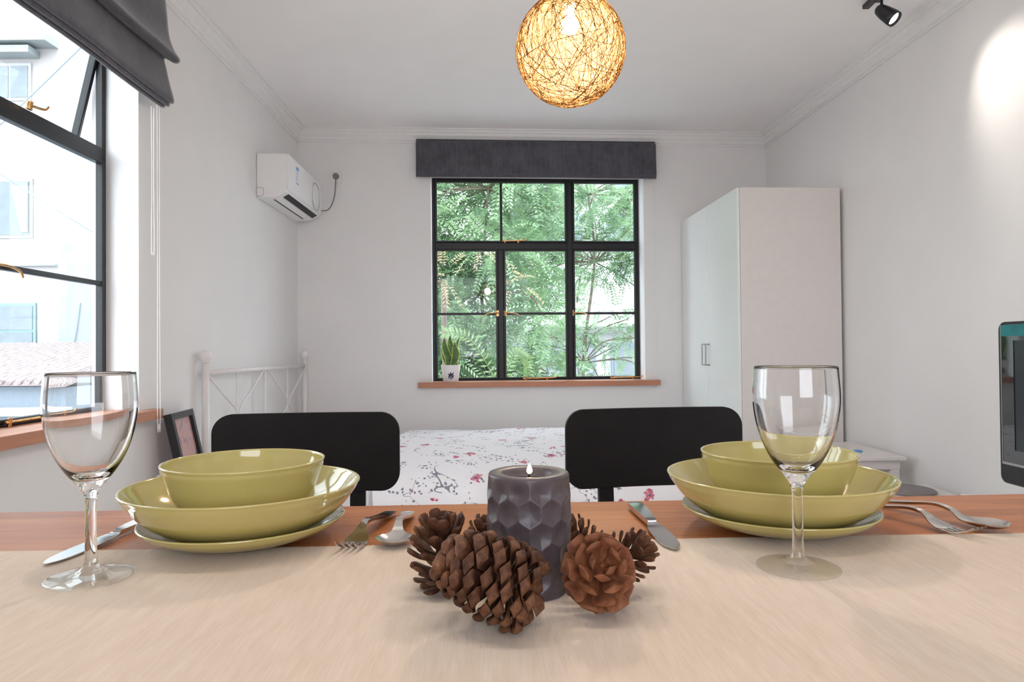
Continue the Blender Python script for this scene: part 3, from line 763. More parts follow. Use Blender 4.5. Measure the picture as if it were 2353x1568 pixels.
# ------------------------------------------------------------------ dining table and runner
TT = .740
TE = radians(2.35)
ta = empty('dining_table', (0.0, .886, 0), TE); tag(ta, 'orange brown wooden dining table across the foreground', 'table')
G().box(-.98, .98, -.86, 0, TT - .028, TT).make('table_top', m_table, ta, bevel=.003, seg=3)
G().box(-.88, .88, -.80, -.78, TT - .10, TT - .028).box(-.88, .88, -.08, -.06, TT - .10, TT - .028).box(-.90, -.88, -.80, -.06, TT - .10, TT - .028).box(.88, .90, -.80, -.06, TT - .10, TT - .028).make('apron', m_table, ta)
for sx in (-.92, .86):
    for sy in (-.82, -.10): G().box(sx, sx + .06, sy, sy + .06, 0, TT - .028).make('leg', m_table, ta, bevel=.003)

# runner: fine cords that run across its width
RU = radians(1.95)
ru = empty('table_runner', (0, .699, TT), RU)
g = G(); pitch = .00145; X0_, X1_ = -.93, .95; n = int((X1_ - X0_) / pitch)
rnd = random.Random(2)
ys = [0, -.004, -.12, -.24, -.36, -.48, -.5]
for i in range(n * 2 + 1):
    x = X0_ + i * pitch / 2; hi = i % 2
    j0_ = rnd.uniform(-.0006, .0006)
    for k, y in enumerate(ys):
        yy = y + (.0011 if hi else -.0006) * (k == 0) + (j0_ if k == 0 else 0)
        xx = x + (noise.noise(Vector((x * 3, yy * 4, 0))) * .002)
        g.v.append((xx, yy + .0022 * sin(x * 7), .0018 if hi else .0011))
m_ = len(ys)
for i in range(n * 2):
    for k in range(m_ - 1):
        a = i * m_ + k; g.f.append((a, a + 1, a + m_ + 1, a + m_))
rb = g.make('ribbed_cloth', m_runner, ru, smooth=True, recalc=False)
g = G()
zig = [(X0_, -.5), (X1_, -.5), (X1_, -.0015), (X0_, -.0015)]
# closed underside so that the cloth has a body
G().box(X0_ + .001, X1_ - .001, -.4995, -.003, .0002, .0010).make('backing', m_runner, ru)
tag(ru, 'cream ribbed cotton runner along the middle of the table', 'table runner')

# ------------------------------------------------------------------ crockery
RT_ = TT + .0018
def soft(prof, k=6):
    P = smoothpath([(r, 0, z) for r, z in prof], k); return [(max(0, p.x), p.z) for p in P]
def ware(name, loc, rz, prof, label, cat, group, tilt=0):
    e = empty(name, loc, rz); tag(e, label, cat, group)
    P = soft(prof, 5); P = [(0, prof[0][1])] + P[1:-1] + [(0, prof[-1][1])]
    o = G().lathe(P, 128).make('glazed_body', m_glaze, e, smooth=True); return e
# outer profile up, rim, inner profile down
plate_p = [(0, .0), (.030, .0), (.050, .0005), (.056, .003), (.075, .009), (.092, .019), (.0985, .0265), (.0993, .0280), (.0985, .0292), (.0968, .0282), (.088, .0205), (.072, .0125), (.050, .0085), (.025, .0078), (0, .0078)]
big_p = [(0, .0), (.030, .0), (.048, .0), (.054, .0025), (.075, .012), (.095, .030), (.1080, .0505), (.1117, .0590), (.1130, .0615), (.1122, .0628), (.1104, .0622), (.1070, .0560), (.092, .0335), (.072, .0155), (.050, .0075), (.025, .0060), (0, .0060)]
small_p = [(0, .0), (.020, .0), (.033, .0), (.038, .003), (.052, .015), (.066, .036), (.0745, .059), (.0757, .0655), (.0765, .0680), (.0758, .0690), (.0740, .0682), (.0722, .060), (.0640, .0385), (.050, .018), (.034, .0075), (.018, .0060), (0, .0060)]
for (x, y, side) in ((-.2863, .722, 'left'), (.2935, .7512, 'right')):
    ware('dinner_plate', (x, y, RT_), 0, [(a * 1.040, b * .82) for a, b in plate_p], 'pale olive plate at the bottom of the %s stack' % side, 'plate', 'olive plates')
    ware('large_bowl', (x, y, RT_ + .0070), 0, [(a * 1.059, b * .833) for a, b in big_p], 'large pale olive bowl in the %s stack' % side, 'bowl', 'large olive bowls')
    ware('small_bowl', (x, y, RT_ + .0130), 0, [(a * 1.075, b * 1.025) for a, b in small_p], 'small pale olive bowl inside the large bowl of the %s stack' % side, 'bowl', 'small olive bowls')

# ------------------------------------------------------------------ wine glasses
outer = [(0, 0), (.020, 0), (.0340, .0004), (.0354, .0012), (.0350, .0022), (.028, .0036), (.016, .0056), (.0085, .0085), (.0056, .014), (.0048, .024), (.0045, .045), (.0045, .066), (.0052, .073), (.0088, .0800), (.0150, .0880), (.0215, .0970), (.0285, .1110), (.0338, .1280), (.0367, .1460), (.0370, .1580), (.0362, .1700), (.0354, .1805), (.0348, .1812)]
inner = [(.0343, .1806), (.0351, .1700), (.0359, .1580), (.0356, .1460), (.0327, .1290), (.0274, .1130), (.0202, .1000), (.0130, .0925), (.0060, .0895), (0, .0888)]
for (x, y, lab) in ((-.374, .599, 'empty wine glass left of the left bowl stack'), (.2555, .609, 'empty wine glass in front of the right bowl stack')):
    P = soft(outer, 4)[:-1] + soft(inner, 4); P[0] = (0, 0); P[-1] = (0, inner[-1][1])
    e = empty('wine_glass', (x, y, RT_)); tag(e, lab, 'glass', 'wine glasses')
    # split into foot with stem, and bowl would cut the glass body: one continuous piece
    o = G().lathe(P, 96).make('glass_body', m_glass, e, smooth=True)
    o.data.materials.append(m_thin)
    for pz in o.data.polygons:
        if pz.center.z < .0062: pz.material_index = 1

# ------------------------------------------------------------------ cutlery (handle end at origin, +x towards the working end)
def strip(g, sec, th):
    """sec: x, half width, z(mid), z sag at centre, thickness"""
    rings = []
    for (x, w_, z, sag, t_) in sec:
        r = []
        K = 6
        for k in range(K + 1):
            u = -1 + 2 * k / K; r.append((x, w_ * u, z + sag * (u * u) + t_ / 2))
        for k in range(K + 1):
            u = 1 - 2 * k / K; r.append((x, w_ * u * .96, z + sag * (u * u) - t_ / 2))
        rings.append(r)
    g.loft(rings); return g
def dense(sec, k=4):
    out = []
    for i in range(len(sec) - 1):
        a = sec[i]; b = sec[i + 1]; p0 = sec[max(0, i - 1)]; p3 = sec[min(len(sec) - 1, i + 2)]
        for j in range(k):
            u = j / k
            out.append(tuple(.5 * ((2 * a[m]) + (b[m] - p0[m]) * u + (2 * p0[m] - 5 * a[m] + 4 * b[m] - p3[m]) * u * u + (3 * a[m] - p0[m] - 3 * b[m] + p3[m]) * u ** 3) for m in range(5)))
    out.append(sec[-1]); return out
HND = [(0, .0035, .002, 0, .0022), (.003, .0075, .002, 0, .0026), (.03, .0080, .0045, 0, .003), (.07, .0062, .011, 0, .003), (.10, .0040, .016, 0, .003)]
def place(e, tip, tail, zb):
    d = Vector(tip) - Vector(tail); e.location = (tail[0], tail[1], zb); e.rotation_euler = (0, 0, atan2(d.y, d.x)); 
def spoon(L=.175):
    g = G(); k = L / .175
    sec = HND + [(.118, .0042, .0135, 0, .0030), (.128, .0070, .0070, .0004, .0024), (.138, .0150, .0035, .0035, .0016), (.150, .0195, .0015, .0068, .0013), (.162, .0180, .0022, .0062, .0012), (.171, .0105, .0055, .0035, .0012), (.1750, .0030, .0082, .0008, .0012)]
    strip(g, [(a * k, b, c, d_, e_) for a, b, c, d_, e_ in dense(sec)], 0); return g
def fork_parts(e, L=.175):
    k = L / .175
    sec = HND + [(.116, .0042, .0135, 0, .0030), (.126, .0085, .0070, .0005, .0024), (.136, .0125, .0030, .0012, .0018), (.142, .0128, .0018, .0012, .0016)]
    g = G(); strip(g, [(a * k, b, c, d_, e_) for a, b, c, d_, e_ in dense(sec)], 0); sharp(g.make('handle', m_steel, e), 50)
    for i in range(4):
        yo = -.0096 + i * .0064; g = G()
        rings = []
        for (x, w_, z) in ((.140, .0021, .0026), (.150, .0018, .0020), (.160, .0016, .0040), (.168, .0013, .0075), (.1750, .0006, .0120)):
            rings.append([(x * k, yo - w_, z - .0007), (x * k, yo + w_, z - .0007), (x * k, yo + w_, z + .0007), (x * k, yo - w_, z + .0007)])
        g.loft(rings); g.make('tine', m_steel, e)
def knife(e, L=.20):
    k = L / .20
    g = G(); sec = [(0, .0040, .004, 0, .004), (.004, .0085, .004, 0, .005), (.04, .0085, .0048, 0, .006), (.085, .0065, .0045, 0, .0055), (.100, .0048, .004, 0, .005)]
    strip(g, [(a * k, b, c, d_, e_) for a, b, c, d_, e_ in dense(sec)], 0); sharp(g.make('handle', m_steel, e, bevel=.0008), 60)
    g = G(); sec = [(.100, .0046, .0036, 0, .0030), (.108, .0075, .0030, 0, .0020), (.125, .0098, .0026, 0, .0016), (.16, .0105, .0024, 0, .0014), (.185, .0085, .0022, 0, .0012), (.198, .0030, .0022, 0, .0008), (.2, .0010, .0022, 0, .0006)]
    strip(g, [(a * k, b, c, d_, e_) for a, b, c, d_, e_ in dense(sec)], 0); sharp(g.make('blade', m_steel, e), 60)
def cut(name, lab, group, tip, tail, builder, z=RT_):
    e = empty(name, (0, 0, 0)); tag(e, lab, name, group); place(e, tip, tail, z); builder(e, (Vector(tip) - Vector(tail)).length); return e
cut('knife', 'steel table knife left of the left bowl stack', 'table knives', (-.438, .632), (-.422, .835), knife, RT_ + .0002)
cut('knife', 'steel table knife between the candle and the right bowls', 'table knives', (.158, .662), (.151, .848), knife, RT_ + .0002)
cut('fork', 'steel fork with four tines right of the left bowls', 'forks', (-.165, .660), (-.149, .826), fork_parts)
cut('fork', 'steel fork lying in front of a spoon at the far right', 'forks', (.478, .694), (.410, .860), fork_parts)
spf = lambda e, L: sharp(spoon(L).make('spoon_body', m_steel, e), 50)
cut('spoon', 'steel spoon beside the fork right of the left bowls', 'spoons', (-.120, .672), (-.128, .824), spf)
cut('spoon', 'steel spoon lying behind a fork at the far right', 'spoons', (.521, .712), (.442, .880), spf)

# ------------------------------------------------------------------ candle
ca = empty('candle', (.0128, .562, RT_)); tag(ca, 'thick grey violet pillar candle with a small flame between pine cones', 'candle')
CH = .0955; NA, NZ = 336, 150; g = G()
def crad(z): 
    u = z / CH; return .0312 + .0042 * math.sin(min(1, u * 1.25) * pi / 2) - .0020 * max(0, u - .72) / .28
COLS, ROWS = 12, 5.5
def dimple(a, z):
    u = a / (2 * pi) * COLS; v_ = z / CH * ROWS; best = 9
    for r in (math.floor(v_ - .5), math.floor(v_ + .5), math.floor(v_ + 1.5)):
        off = .5 * (r % 2); c0 = round(u - off)
        for c in (c0 - 1, c0, c0 + 1):
            du = abs(u - (c + off)); dv_ = abs(v_ - r)
            m1_ = ((du / .5) ** 5 + ((.5 * du + dv_) / .625) ** 5) ** .2
            best = min(best, m1_)
    q = min(1, best / 1.0)
    return (1 - q ** 1.8)
rings = []
for k in range(NZ + 1):
    z = CH * k / NZ; fade = min(1, (CH - z) / .012, z / .004 + .2); rr = []
    for j in range(NA):
        a = 2 * pi * j / NA; R1 = crad(z) - .0030 * dimple(a, z) * fade
        rr.append((R1 * cos(a), R1 * sin(a), z))
    rings.append(rr)
for (R1, z) in ((.0328, CH + .0012), (.0310, CH + .0018), (.0260, CH + .0016), (.0222, CH + .0010), (.0205, CH - .0008), (.0190, CH - .0038), (.0165, CH - .0060), (.0080, CH - .0070), (.001, CH - .0070)):
    rings.append([(R1 * cos(2 * pi * j / NA), R1 * sin(2 * pi * j / NA), z) for j in range(NA)])
g.loft(rings); sharp(g.make('wax_body', m_wax, ca), 55)
t = NT('molten_wax'); t.pbr((.10, .085, .09), .04, 0, None, .6); G().lathe([(0, CH - .0050), (.0172, CH - .0050), (.0165, CH - .0056), (0, CH - .0056)], 40).make('molten_wax', t.m, ca, smooth=True)
wk = G().tube(smoothpath([(0, 0, CH - .009), (0, 0, CH - .003), (.0010, 0, CH - .0002)]), .0009, 8).make('wick', m_dark, ca)
m_flame = emit('candle_flame', (1.0, .72, .40), 9.0)
G().lathe([(0, CH - .0004), (.0014, CH + .0002), (.0024, CH + .0018), (.0023, CH + .0034), (.0013, CH + .0062), (0, CH + .0085)], 16, (.0008, 0, 0)).make('flame', m_flame, ca, smooth=True)

# ------------------------------------------------------------------ pine cones
def pinecone(center, axis, L, R, style, seed, label, mat, N=95, swid=1.0, e0=-38, e1=75, fill=1.0, lift_=1.0, round_=0):
    rnd = random.Random(seed)
    ax = Vector(axis).normalized(); q = ax.to_track_quat('Z', 'X').to_matrix().to_4x4()
    G_ = G(); GA = radians(137.508)
    G_.lathe(soft([(0, -L / 2), (R * .20, -L * .46), (R * .30, -L * .25), (R * .26, 0), (R * .16, L * .22), (0, L * .34)], 3), 14)
    for i in range(N):
        u = (i + .5) / N                    # 0 base, 1 tip
        z0 = -L * .46 + L * .76 * u
        env = (sin(pi * min(1, max(0, .12 + .84 * u)) ** .80)) ** .60     # outline
        reach = R * max(.20, env) * rnd.uniform(.93, 1.05)
        el = radians(e0 + (e1 - e0) * u ** 1.15) + rnd.uniform(-.06, .06)
        a = i * GA + rnd.uniform(-.07, .07)
        dr = Vector((cos(a), sin(a), 0)); tn = Vector((-sin(a), cos(a), 0)); up = Vector((0, 0, 1))
        d = dr * cos(el) + up * sin(el); nn = (-dr * sin(el) + up * cos(el))
        r0 = R * .10; Ls = min((reach - r0) / max(.5, cos(el)), R * 1.0) * fill
        wd = R * (.235 if style == 'diamond' else .27) * (.50 + .55 * env) * swid
        st_ = dr * r0 + up * z0
        tk = R * (.050 + .022 * round_)
        if style == 'diamond':
            secs = [(0, .30, .5, 0), (.5, .55, .55, .0), (.82, .95, 1.0, .02), (.93, 1.06, 2.5, .04), (1.0, .80, 2.2, .07), (1.05, .22, .8, .09)]
        else:
            secs = [(0, .30, .5, 0), (.40, .55, .55, .01), (.66, .86, .75, .04), (.84, 1.0, 1.1, .09), (.95, .95, 1.2, .13), (1.02, .62 + .16 * round_, .8, .15)]
        rings = []
        for (s_, w_, t_, lift) in secs:
            c = st_ + d * Ls * s_ + nn * (Ls * lift * lift_)
            hw = wd * w_; ht = tk * t_
            e_ = .60 if style == 'diamond' else .80
            rings.append([c - tn * hw, c - tn * hw * .5 + nn * ht * e_, c + nn * ht * 1.2, c + tn * hw * .5 + nn * ht * e_, c + tn * hw, c + tn * hw * .5 - nn * ht * e_, c - nn * ht * 1.2, c - tn * hw * .5 - nn * ht * e_])
        G_.loft(rings)
    V = [q @ Vector(p) for p in G_.v]
    zmin = min(p.z for p in V)
    G_.v = [(p.x, p.y, p.z - zmin) for p in V]
    o = sharp(G_.make('pine_cone', mat), 50); o.location = (center[0], center[1], RT_)
    tag(o, label, 'pine cone', 'pine cones around the candle'); return o
pinecone((-.0575, .562), (-.12, -.12, 1), .056, .0290, 'open', 3, 'dark pine cone standing upright left of the candle', m_cone, N=52, swid=.82, e0=-12, e1=72, fill=1.05)
pinecone((-.0205, .487), (-.92, .30, .25), .064, .0300, 'diamond', 8, 'large pine cone lying on its side in front of the candle', m_cone, N=112, swid=1.15, e0=-35, e1=70)
pinecone((.0640, .508), (.05, -.78, .55), .044, .0285, 'open', 12, 'reddish brown pine cone with its tip facing forward right of the candle', m_cone_red, N=34, swid=1.10, e0=-18, e1=58, fill=1.02, lift_=.8, round_=1)
pinecone((.0900, .553), (.75, -.10, .5), .044, .0220, 'open', 21, 'pine cone half hidden behind the reddish one on the right', m_cone, N=48, swid=.8, e0=-15, e1=70, fill=1.05)
pinecone((-.0300, .622), (.2, .5, .8), .040, .0185, 'open', 31, 'small dark pine cone hidden behind the left side of the candle', m_cone, N=48, e0=-15, e1=70)
pc = pinecone((.0600, .628), (-.6, .2, .5), .044, .0190, 'open', 41, 'small dark pine cone with a twig behind the right side of the candle', m_cone, N=48, e0=-15, e1=70)
G().tube(smoothpath([(.012, 0, .014), (.024, -.002, .018), (.034, -.004, .022)]), [.0028] * 7 + [.0024] * 6, 8).make('twig', m_cone, pc, label='short broken twig')

# ------------------------------------------------------------------ potted snake plant on the far sill
ppos = back(1.195, .03, WZ0)
pp = empty('potted_snake_plant', ppos, AB); tag(pp, 'snake plant in a white pot at the left end of the far window sill', 'plant')
potm = plain('white_glazed_pot', (.84, .82, .83), .3, var=.01)
pot = G().lathe([(0, 0), (.056, 0), (.060, .003), (.070, .07), (.079, .130), (.079, .136), (.075, .136), (.072, .122), (0, .120)], 48).make('pot', potm, pp)
sharp(pot, 50)
m_navy = plain('navy_print', (.015, .02, .05), .5)
def onpot(a, z):   # wrap onto the pot's front
    r = .0600 + (z - .003) * .15 + .0009; th = -pi / 2 + a / r; return (r * cos(th), r * sin(th), z)
g = G()
def leafshape(cx, cz, ang, ln, wd):
    rows = 7; b = len(g.v)
    for i in range(rows + 1):
        u = i / rows; ww = wd * sin(pi * min(.98, u * .96 + .02)) ** .8
        for s in (-1, 1):
            x = cx + cos(ang) * ln * u - sin(ang) * ww * s; z = cz + sin(ang) * ln * u + cos(ang) * ww * s
            g.v.append(onpot(x, z))
    for i in range(rows): g.f.append((b + 2 * i, b + 2 * i + 2, b + 2 * i + 3, b + 2 * i + 1))
for (cx, cz, an, ln, wd) in ((.002, .040, 92, .042, .006), (.002, .048, 135, .030, .006), (.004, .050, 50, .034, .006), (.000, .046, 178, .022, .005), (.006, .046, 12, .026, .0055), (.004, .042, -25, .024, .005), (-.002, .040, 215, .020, .005), (.003, .038, -80, .020, .005)):
    leafshape(cx, cz, radians(an), ln, wd)
o = g.make('leaf_emblem', m_navy, pot, recalc=False, label='dark blue leaf sprig printed on the pot'); md = o.modifiers.new('t', 'SOLIDIFY'); md.thickness = .0008; md.offset = 1
G().lathe([(0, .1215), (.071, .1215), (.071, .126), (0, .128)], 32).make('soil', plain('soil', (.05, .035, .025), .9, var=.3, bump=.6, bscale=90), pp)
t = NT('snake_plant_leaf'); uvn = t.n('ShaderNodeTexCoord'); sx_ = t.n('ShaderNodeSeparateXYZ'); t.l(uvn.outputs['UV'], sx_.inputs[0])
edge = t.math('GREATER_THAN', t.math('ABSOLUTE', t.math('SUBTRACT', sx_.outputs[0], .5)), .36)
bands = t.noise(t.coords((2, 2, 60)), 1.6, 3, .6, 1.5)
t.pbr(t.mix(edge, t.ramp(bands, [(.4, (.030, .085, .020)), (.6, (.10, .22, .05))]), (.55, .62, .12)), .35); m_snake = t.m
def snakeleaf(base, h, w_, lean, tw):
    g = G(); uv = []; n = 16
    for i in range(n + 1):
        u = i / n; ww = w_ * (0.62 + .55 * sin(pi * min(1, u * .92 + .05))) * (1 - u ** 5) + .0008
        c = Vector(base) + Vector((lean[0] * u + .010 * sin(u * 6 + tw * 3), lean[1] * u, h * u))
        for k in range(5):
            s = -1 + k / 2; a = tw + u * .5
            g.v.append(tuple(c + Vector((cos(a) * ww * s, sin(a) * ww * s + .006 * (s * s), 0)))); uv.append(((s + 1) / 2, u))
    for i in range(n):
        for k in range(4): a = i * 5 + k; g.f.append((a, a + 1, a + 6, a + 5))
    o = g.make('leaf', m_snake, pp, smooth=True, recalc=False); ul = o.data.uv_layers.new(name='UVMap')
    for lp in o.data.loops: ul.data[lp.index].uv = uv[lp.vertex_index]
    md = o.modifiers.new('t', 'SOLIDIFY'); md.thickness = .002
snakeleaf((-.020, -.010, .12), .24, .030, (-.025, 0), .1); snakeleaf((.018, -.020, .12), .20, .028, (.030, -.01), -.3); snakeleaf((.030, .010, .12), .25, .026, (.035, .0), .5)
snakeleaf((-.005, .015, .12), .26, .028, (.012, .01), -.2); snakeleaf((-.030, .02, .12), .20, .024, (-.03, .02), .7)

exec_outside = True
# ------------------------------------------------------------------ outside, beyond the far window
m_bwhite = plain('bright_render', (.42, .42, .43), .8, var=.04, scale=2)
m_bpink = plain('pale_pink_render', (.40, .365, .365), .85, var=.05, scale=2)
m_bgrey = plain('pale_grey_render', (.27, .29, .295), .85, var=.06, scale=3)
m_bglass = plain('distant_window_glass', (.16, .185, .21), .15, var=.1, scale=3)
m_bblue = plain('bluish_cladding', (.20, .235, .28), .6, var=.06)
m_roof = plain('roof_tile', (.30, .24, .235), .8, var=.25, scale=10)
m_ground = plain('courtyard_paving', (.35, .35, .34), .9, var=.1, scale=2)
m_teal2 = plain('teal_window_paint', (.18, .28, .30), .5)
m_curt = plain('white_curtain', (.25, .265, .29), .8, bump=.2, bscale=20)
go = G().box(-60, 60, -60, 80, -3.6, -3.5).make('ground_outside', m_ground); struct(go, 'grey paved courtyard outside')

b = empty('white_building', (3.0, 17.0, -3.5)); tag(b, 'white building with bluish shuttered windows behind the tree', 'building')
G().box(-6, 9, 0, 6, 0, 5.0).make('facade', m_bwhite, b)
g = G(); g.prism([(-.5, 5.0), (-.3, 4.85), (7, 7.4), (7, 7.6)], -9.4, 9.4, 'x'); g.v = [(max(p[0], -6.2), p[1], p[2]) for p in g.v]; g.make('roof', m_bwhite, b, label='white sloping roof')
for k in range(8):
    x0 = -5.6 + k * 1.7
    fr_ = G().box(x0, x0 + 1.3, -.06, -.001, 2.2, 4.6).make('window', m_bblue, b)
    gg = G()
    for q in range(2): gg.box(x0 + .06 + q * .62, x0 + .62 + q * .62, -.08, -.061, 2.3, 4.5)
    gg.make('pane', m_bglass if k % 3 == 0 else m_curt, fr_)
G().box(-6.2, 9.2, -.55, -.061, 1.75, 1.95).make('ledge', m_bwhite, b)
G().box(-6.0, 9.0, -.35, -.001, 0, 1.6).make('lower_wall', m_bgrey, b)
b = empty('tall_apartment_block', (2.0, 34.0, -3.5)); tag(b, 'tall pale apartment block in the distance above the white roof', 'building')
G().box(-3, 14, 0, 8, 0, 15).make('facade', m_bwhite, b)
for r_ in range(4):
    for k in range(6): G().box(-2.4 + k * 2.6, -1.0 + k * 2.6, -.05, -.001, 4.2 + 2.8 * r_, 5.7 + 2.8 * r_).make('window', m_bblue, b)

# trees
def leafmat(name, a, b_, c):
    t = NT(name); v = t.coords(); f = t.noise(v, 1.6, 3); f2 = t.noise(v, 9, 2)
    col = t.ramp(t.math('ADD', t.math('MULTIPLY', f, .6), t.math('MULTIPLY', f2, .4)), [(.36, a), (.5, b_), (.64, c)])
    d = t.n('ShaderNodeBsdfDiffuse'); r = t.n('ShaderNodeBsdfTranslucent'); t.l(col, d.inputs[0]); t.l(col, r.inputs[0])
    gl = t.n('ShaderNodeBsdfGlossy'); gl.inputs['Roughness'].default_value = .35
    m = t.n('ShaderNodeMixShader'); m.inputs[0].default_value = .45; t.l(d.outputs[0], m.inputs[1]); t.l(r.outputs[0], m.inputs[2])
    m2 = t.n('ShaderNodeMixShader'); m2.inputs[0].default_value = .06; t.l(m.outputs[0], m2.inputs[1]); t.l(gl.outputs[0], m2.inputs[2])
    t.l(m2.outputs[0], t.out.inputs[0]); return t.m
m_leafA = leafmat('tree_leaf', (.105, .185, .105), (.23, .36, .19), (.40, .54, .32))
m_leafB = leafmat('frond_leaf', (.18, .28, .10), (.27, .39, .16), (.38, .50, .25))
m_leafR = leafmat('rust_leaf', (.38, .24, .13), (.46, .34, .19), (.50, .44, .27))
m_bark = plain('bark', (.16, .13, .10), .9, var=.3, bump=.5, bscale=30)
def frond(g, base, d, L, rnd, n=9, w_=.028, ll=.085):
    d = Vector(d).normalized(); side = d.cross(Vector((0, 0, 1)))
    if side.length < .1: side = Vector((1, 0, 0))
    side.normalize(); upv = side.cross(d); droop = rnd.uniform(.1, .55)
    roll = rnd.uniform(-.8, .8); side, upv = side * cos(roll) + upv * sin(roll), upv * cos(roll) - side * sin(roll)
    pts = []
    for i in range(n + 1):
        u = i / n; pts.append(Vector(base) + d * L * u - Vector((0, 0, 1)) * droop * L * u * u)
    for i in range(1, n + 1):
        for s in (-1, 1):
            o = pts[i]; q = (side * s * .85 + d * .5 - Vector((0, 0, .25)) + upv * rnd.uniform(-.15, .3)).normalized(); l_ = ll * (1 - .35 * abs(i / n - .45)) * rnd.uniform(.85, 1.1)
            wv = q.cross(upv).normalized() * w_ * .5
            b = len(g.v); g.v += [tuple(o), tuple(o + q * l_ * .45 + wv), tuple(o + q * l_), tuple(o + q * l_ * .45 - wv)]; g.f.append((b, b + 1, b + 2, b + 3))
    wv = upv * .0025; b = len(g.v); g.v += [tuple(pts[0] - wv), tuple(pts[-1]), tuple(pts[0] + wv)]; g.f.append((b, b + 1, b + 2))
def tree(name, loc, label, blobs, nf, seed, mat, trunk, L=.42):
    rnd = random.Random(seed); e = empty(name, loc); tag(e, label, 'tree', None)
    g = G(); g.tube(smoothpath(trunk, 5), [.045 - .03 * i / (5 * (len(trunk) - 1)) for i in range(5 * (len(trunk) - 1) + 1)], 10)
    for (c, r, w_) in blobs:
        c = Vector(c); best = min((Vector(p) for p in trunk), key=lambda p: (p - c).length)
        g.tube(smoothpath([best, (best + c) / 2 + Vector((rnd.uniform(-.2, .2), 0, .15)), c], 5), .012, 6)
        for k in range(4):
            dd = Vector((rnd.gauss(0, 1), rnd.gauss(0, 1), rnd.gauss(0, .7))).normalized() * r * .8
            g.tube([c, c + dd * .5 + Vector((0, 0, .06)), c + dd], [.006, .004, .002], 5)
    g.make('trunk', m_bark, e, smooth=True)
    g = G(); tot = sum(w_ for _, _, w_ in blobs)
    for (c, r, w_) in blobs:
        for k in range(int(nf * w_ / tot)):
            dd = Vector((rnd.gauss(0, 1), rnd.gauss(0, 1), rnd.gauss(0, .8))).normalized() * (r * rnd.uniform(.15, 1) ** .6)
            dr = (dd + Vector((rnd.gauss(0, .5), rnd.gauss(0, .5), rnd.gauss(0, .4))) * r)
            if dr.length < .01: dr = Vector((1, 0, 0))
            frond(g, Vector(c) + dd * .8, dr, L * rnd.uniform(.6, 1.1), rnd)
    g.make('foliage', mat, e, recalc=False)
    return e
# positions: view axis slants; the far window spans x/y from about -0.115 to 0.19
tb = []
rnd = random.Random(77)
for ix in range(6):
    for iz in range(9):
        tb.append(((-1.35 + ix * .36 + rnd.uniform(-.15, .15), rnd.uniform(-.6, .5), 3.35 + iz * .47 + rnd.uniform(-.15, .15)), rnd.uniform(.34, .5), 1.25 if ix < 3 else .8))
tree('green_tree', (-.10, 9.0, -3.5), 'dense green tree filling the left of the far window', tb, 4200, 4, m_leafA, [(0, .4, 0), (-.05, .3, 2.2), (-.2, .1, 3.8), (-.3, 0, 5.2), (-.2, 0, 6.6)])
tb = []
for ix in range(7):
    for iz in range(7):
        z = 3.9 + iz * .62 + rnd.uniform(-.2, .2); dens = 1.0 if z > 5.6 else (.45 if ix < 4 else .28)
        tb.append(((-1.3 + ix * .5 + rnd.uniform(-.2, .2), rnd.uniform(-.5, .8), z), rnd.uniform(.34, .5), dens))
tree('light_green_tree', (.98, 12.0, -3.5), 'thin light green tree in front of the white building', tb, 2300, 9, m_leafA, [(.5, .5, 0), (.4, .3, 2.4), (.3, .1, 4.2), (.5, 0, 6.0), (.4, 0, 7.2)], L=.38)
e = empty('rusty_shrub', (-.72, 7.15, -3.55)); tag(e, 'patch of rust orange leaves among the green at the left of the far window', 'shrub')
g = G(); g.tube(smoothpath([(0, .3, 0), (0, .2, 3.0), (0, 0, 5.2)]), .03, 8); g.make('stem', m_bark, e)
g = G(); rnd2 = random.Random(6)
for (c, n) in (((.0, -.1, 5.25), 26), ((.75, .3, 5.25), 12), ((.35, .1, 5.6), 6)):
    for k in range(n):
        dd = Vector((rnd2.gauss(0, 1), rnd2.gauss(0, 1), rnd2.gauss(0, 1))).normalized() * rnd2.uniform(.05, .18); frond(g, Vector(c) + dd, dd, .20, rnd2, 6, .016, .05)
g.make('foliage', m_leafR, e, recalc=False)
e = empty('drooping_fern', (-.1, 6.55, -3.5)); tag(e, 'light green drooping fronds just outside the lower panes of the far window', 'plant')
g = G(); g.tube(smoothpath([(0, .4, 0), (0, .3, 2.6), (0, .2, 4.1)]), .02, 8); g.make('stem', m_bark, e)
g = G()
for (b0, tip) in (((0, .2, 4.1), (-.13, 0, 3.72)), ((.02, .2, 4.12), (.36, 0, 3.7)), ((-.05, .2, 4.1), (-.55, 0, 4.62)), ((0, .2, 4.1), (.25, .1, 4.35)), ((0.2, .2, 4.3), (.30, .0, 3.9))):
    mid = (Vector(b0) + Vector(tip)) / 2 + Vector((0, 0, .18)); P = smoothpath([b0, mid, tip], 9); P = [Vector(p) for p in P]
    g.tube(P, .003, 4)
    for i in range(2, len(P)):
        d = (P[i] - P[i - 1]).normalized(); s0_ = d.cross(Vector((0, 1, 0))).normalized()
        for s in (-1, 1):
            q = (s0_ * s + d * .7 + Vector((0, rnd2.uniform(-.3, .3), -.2))).normalized(); wv = q.cross(Vector((0, 1, 0))).normalized() * .011; o_ = P[i]; l_ = .085
            b = len(g.v); g.v += [tuple(o_), tuple(o_ + q * l_ * .4 + wv), tuple(o_ + q * l_), tuple(o_ + q * l_ * .4 - wv)]; g.f.append((b, b + 1, b + 2, b + 3))
g.make('foliage', m_leafB, e, recalc=False)

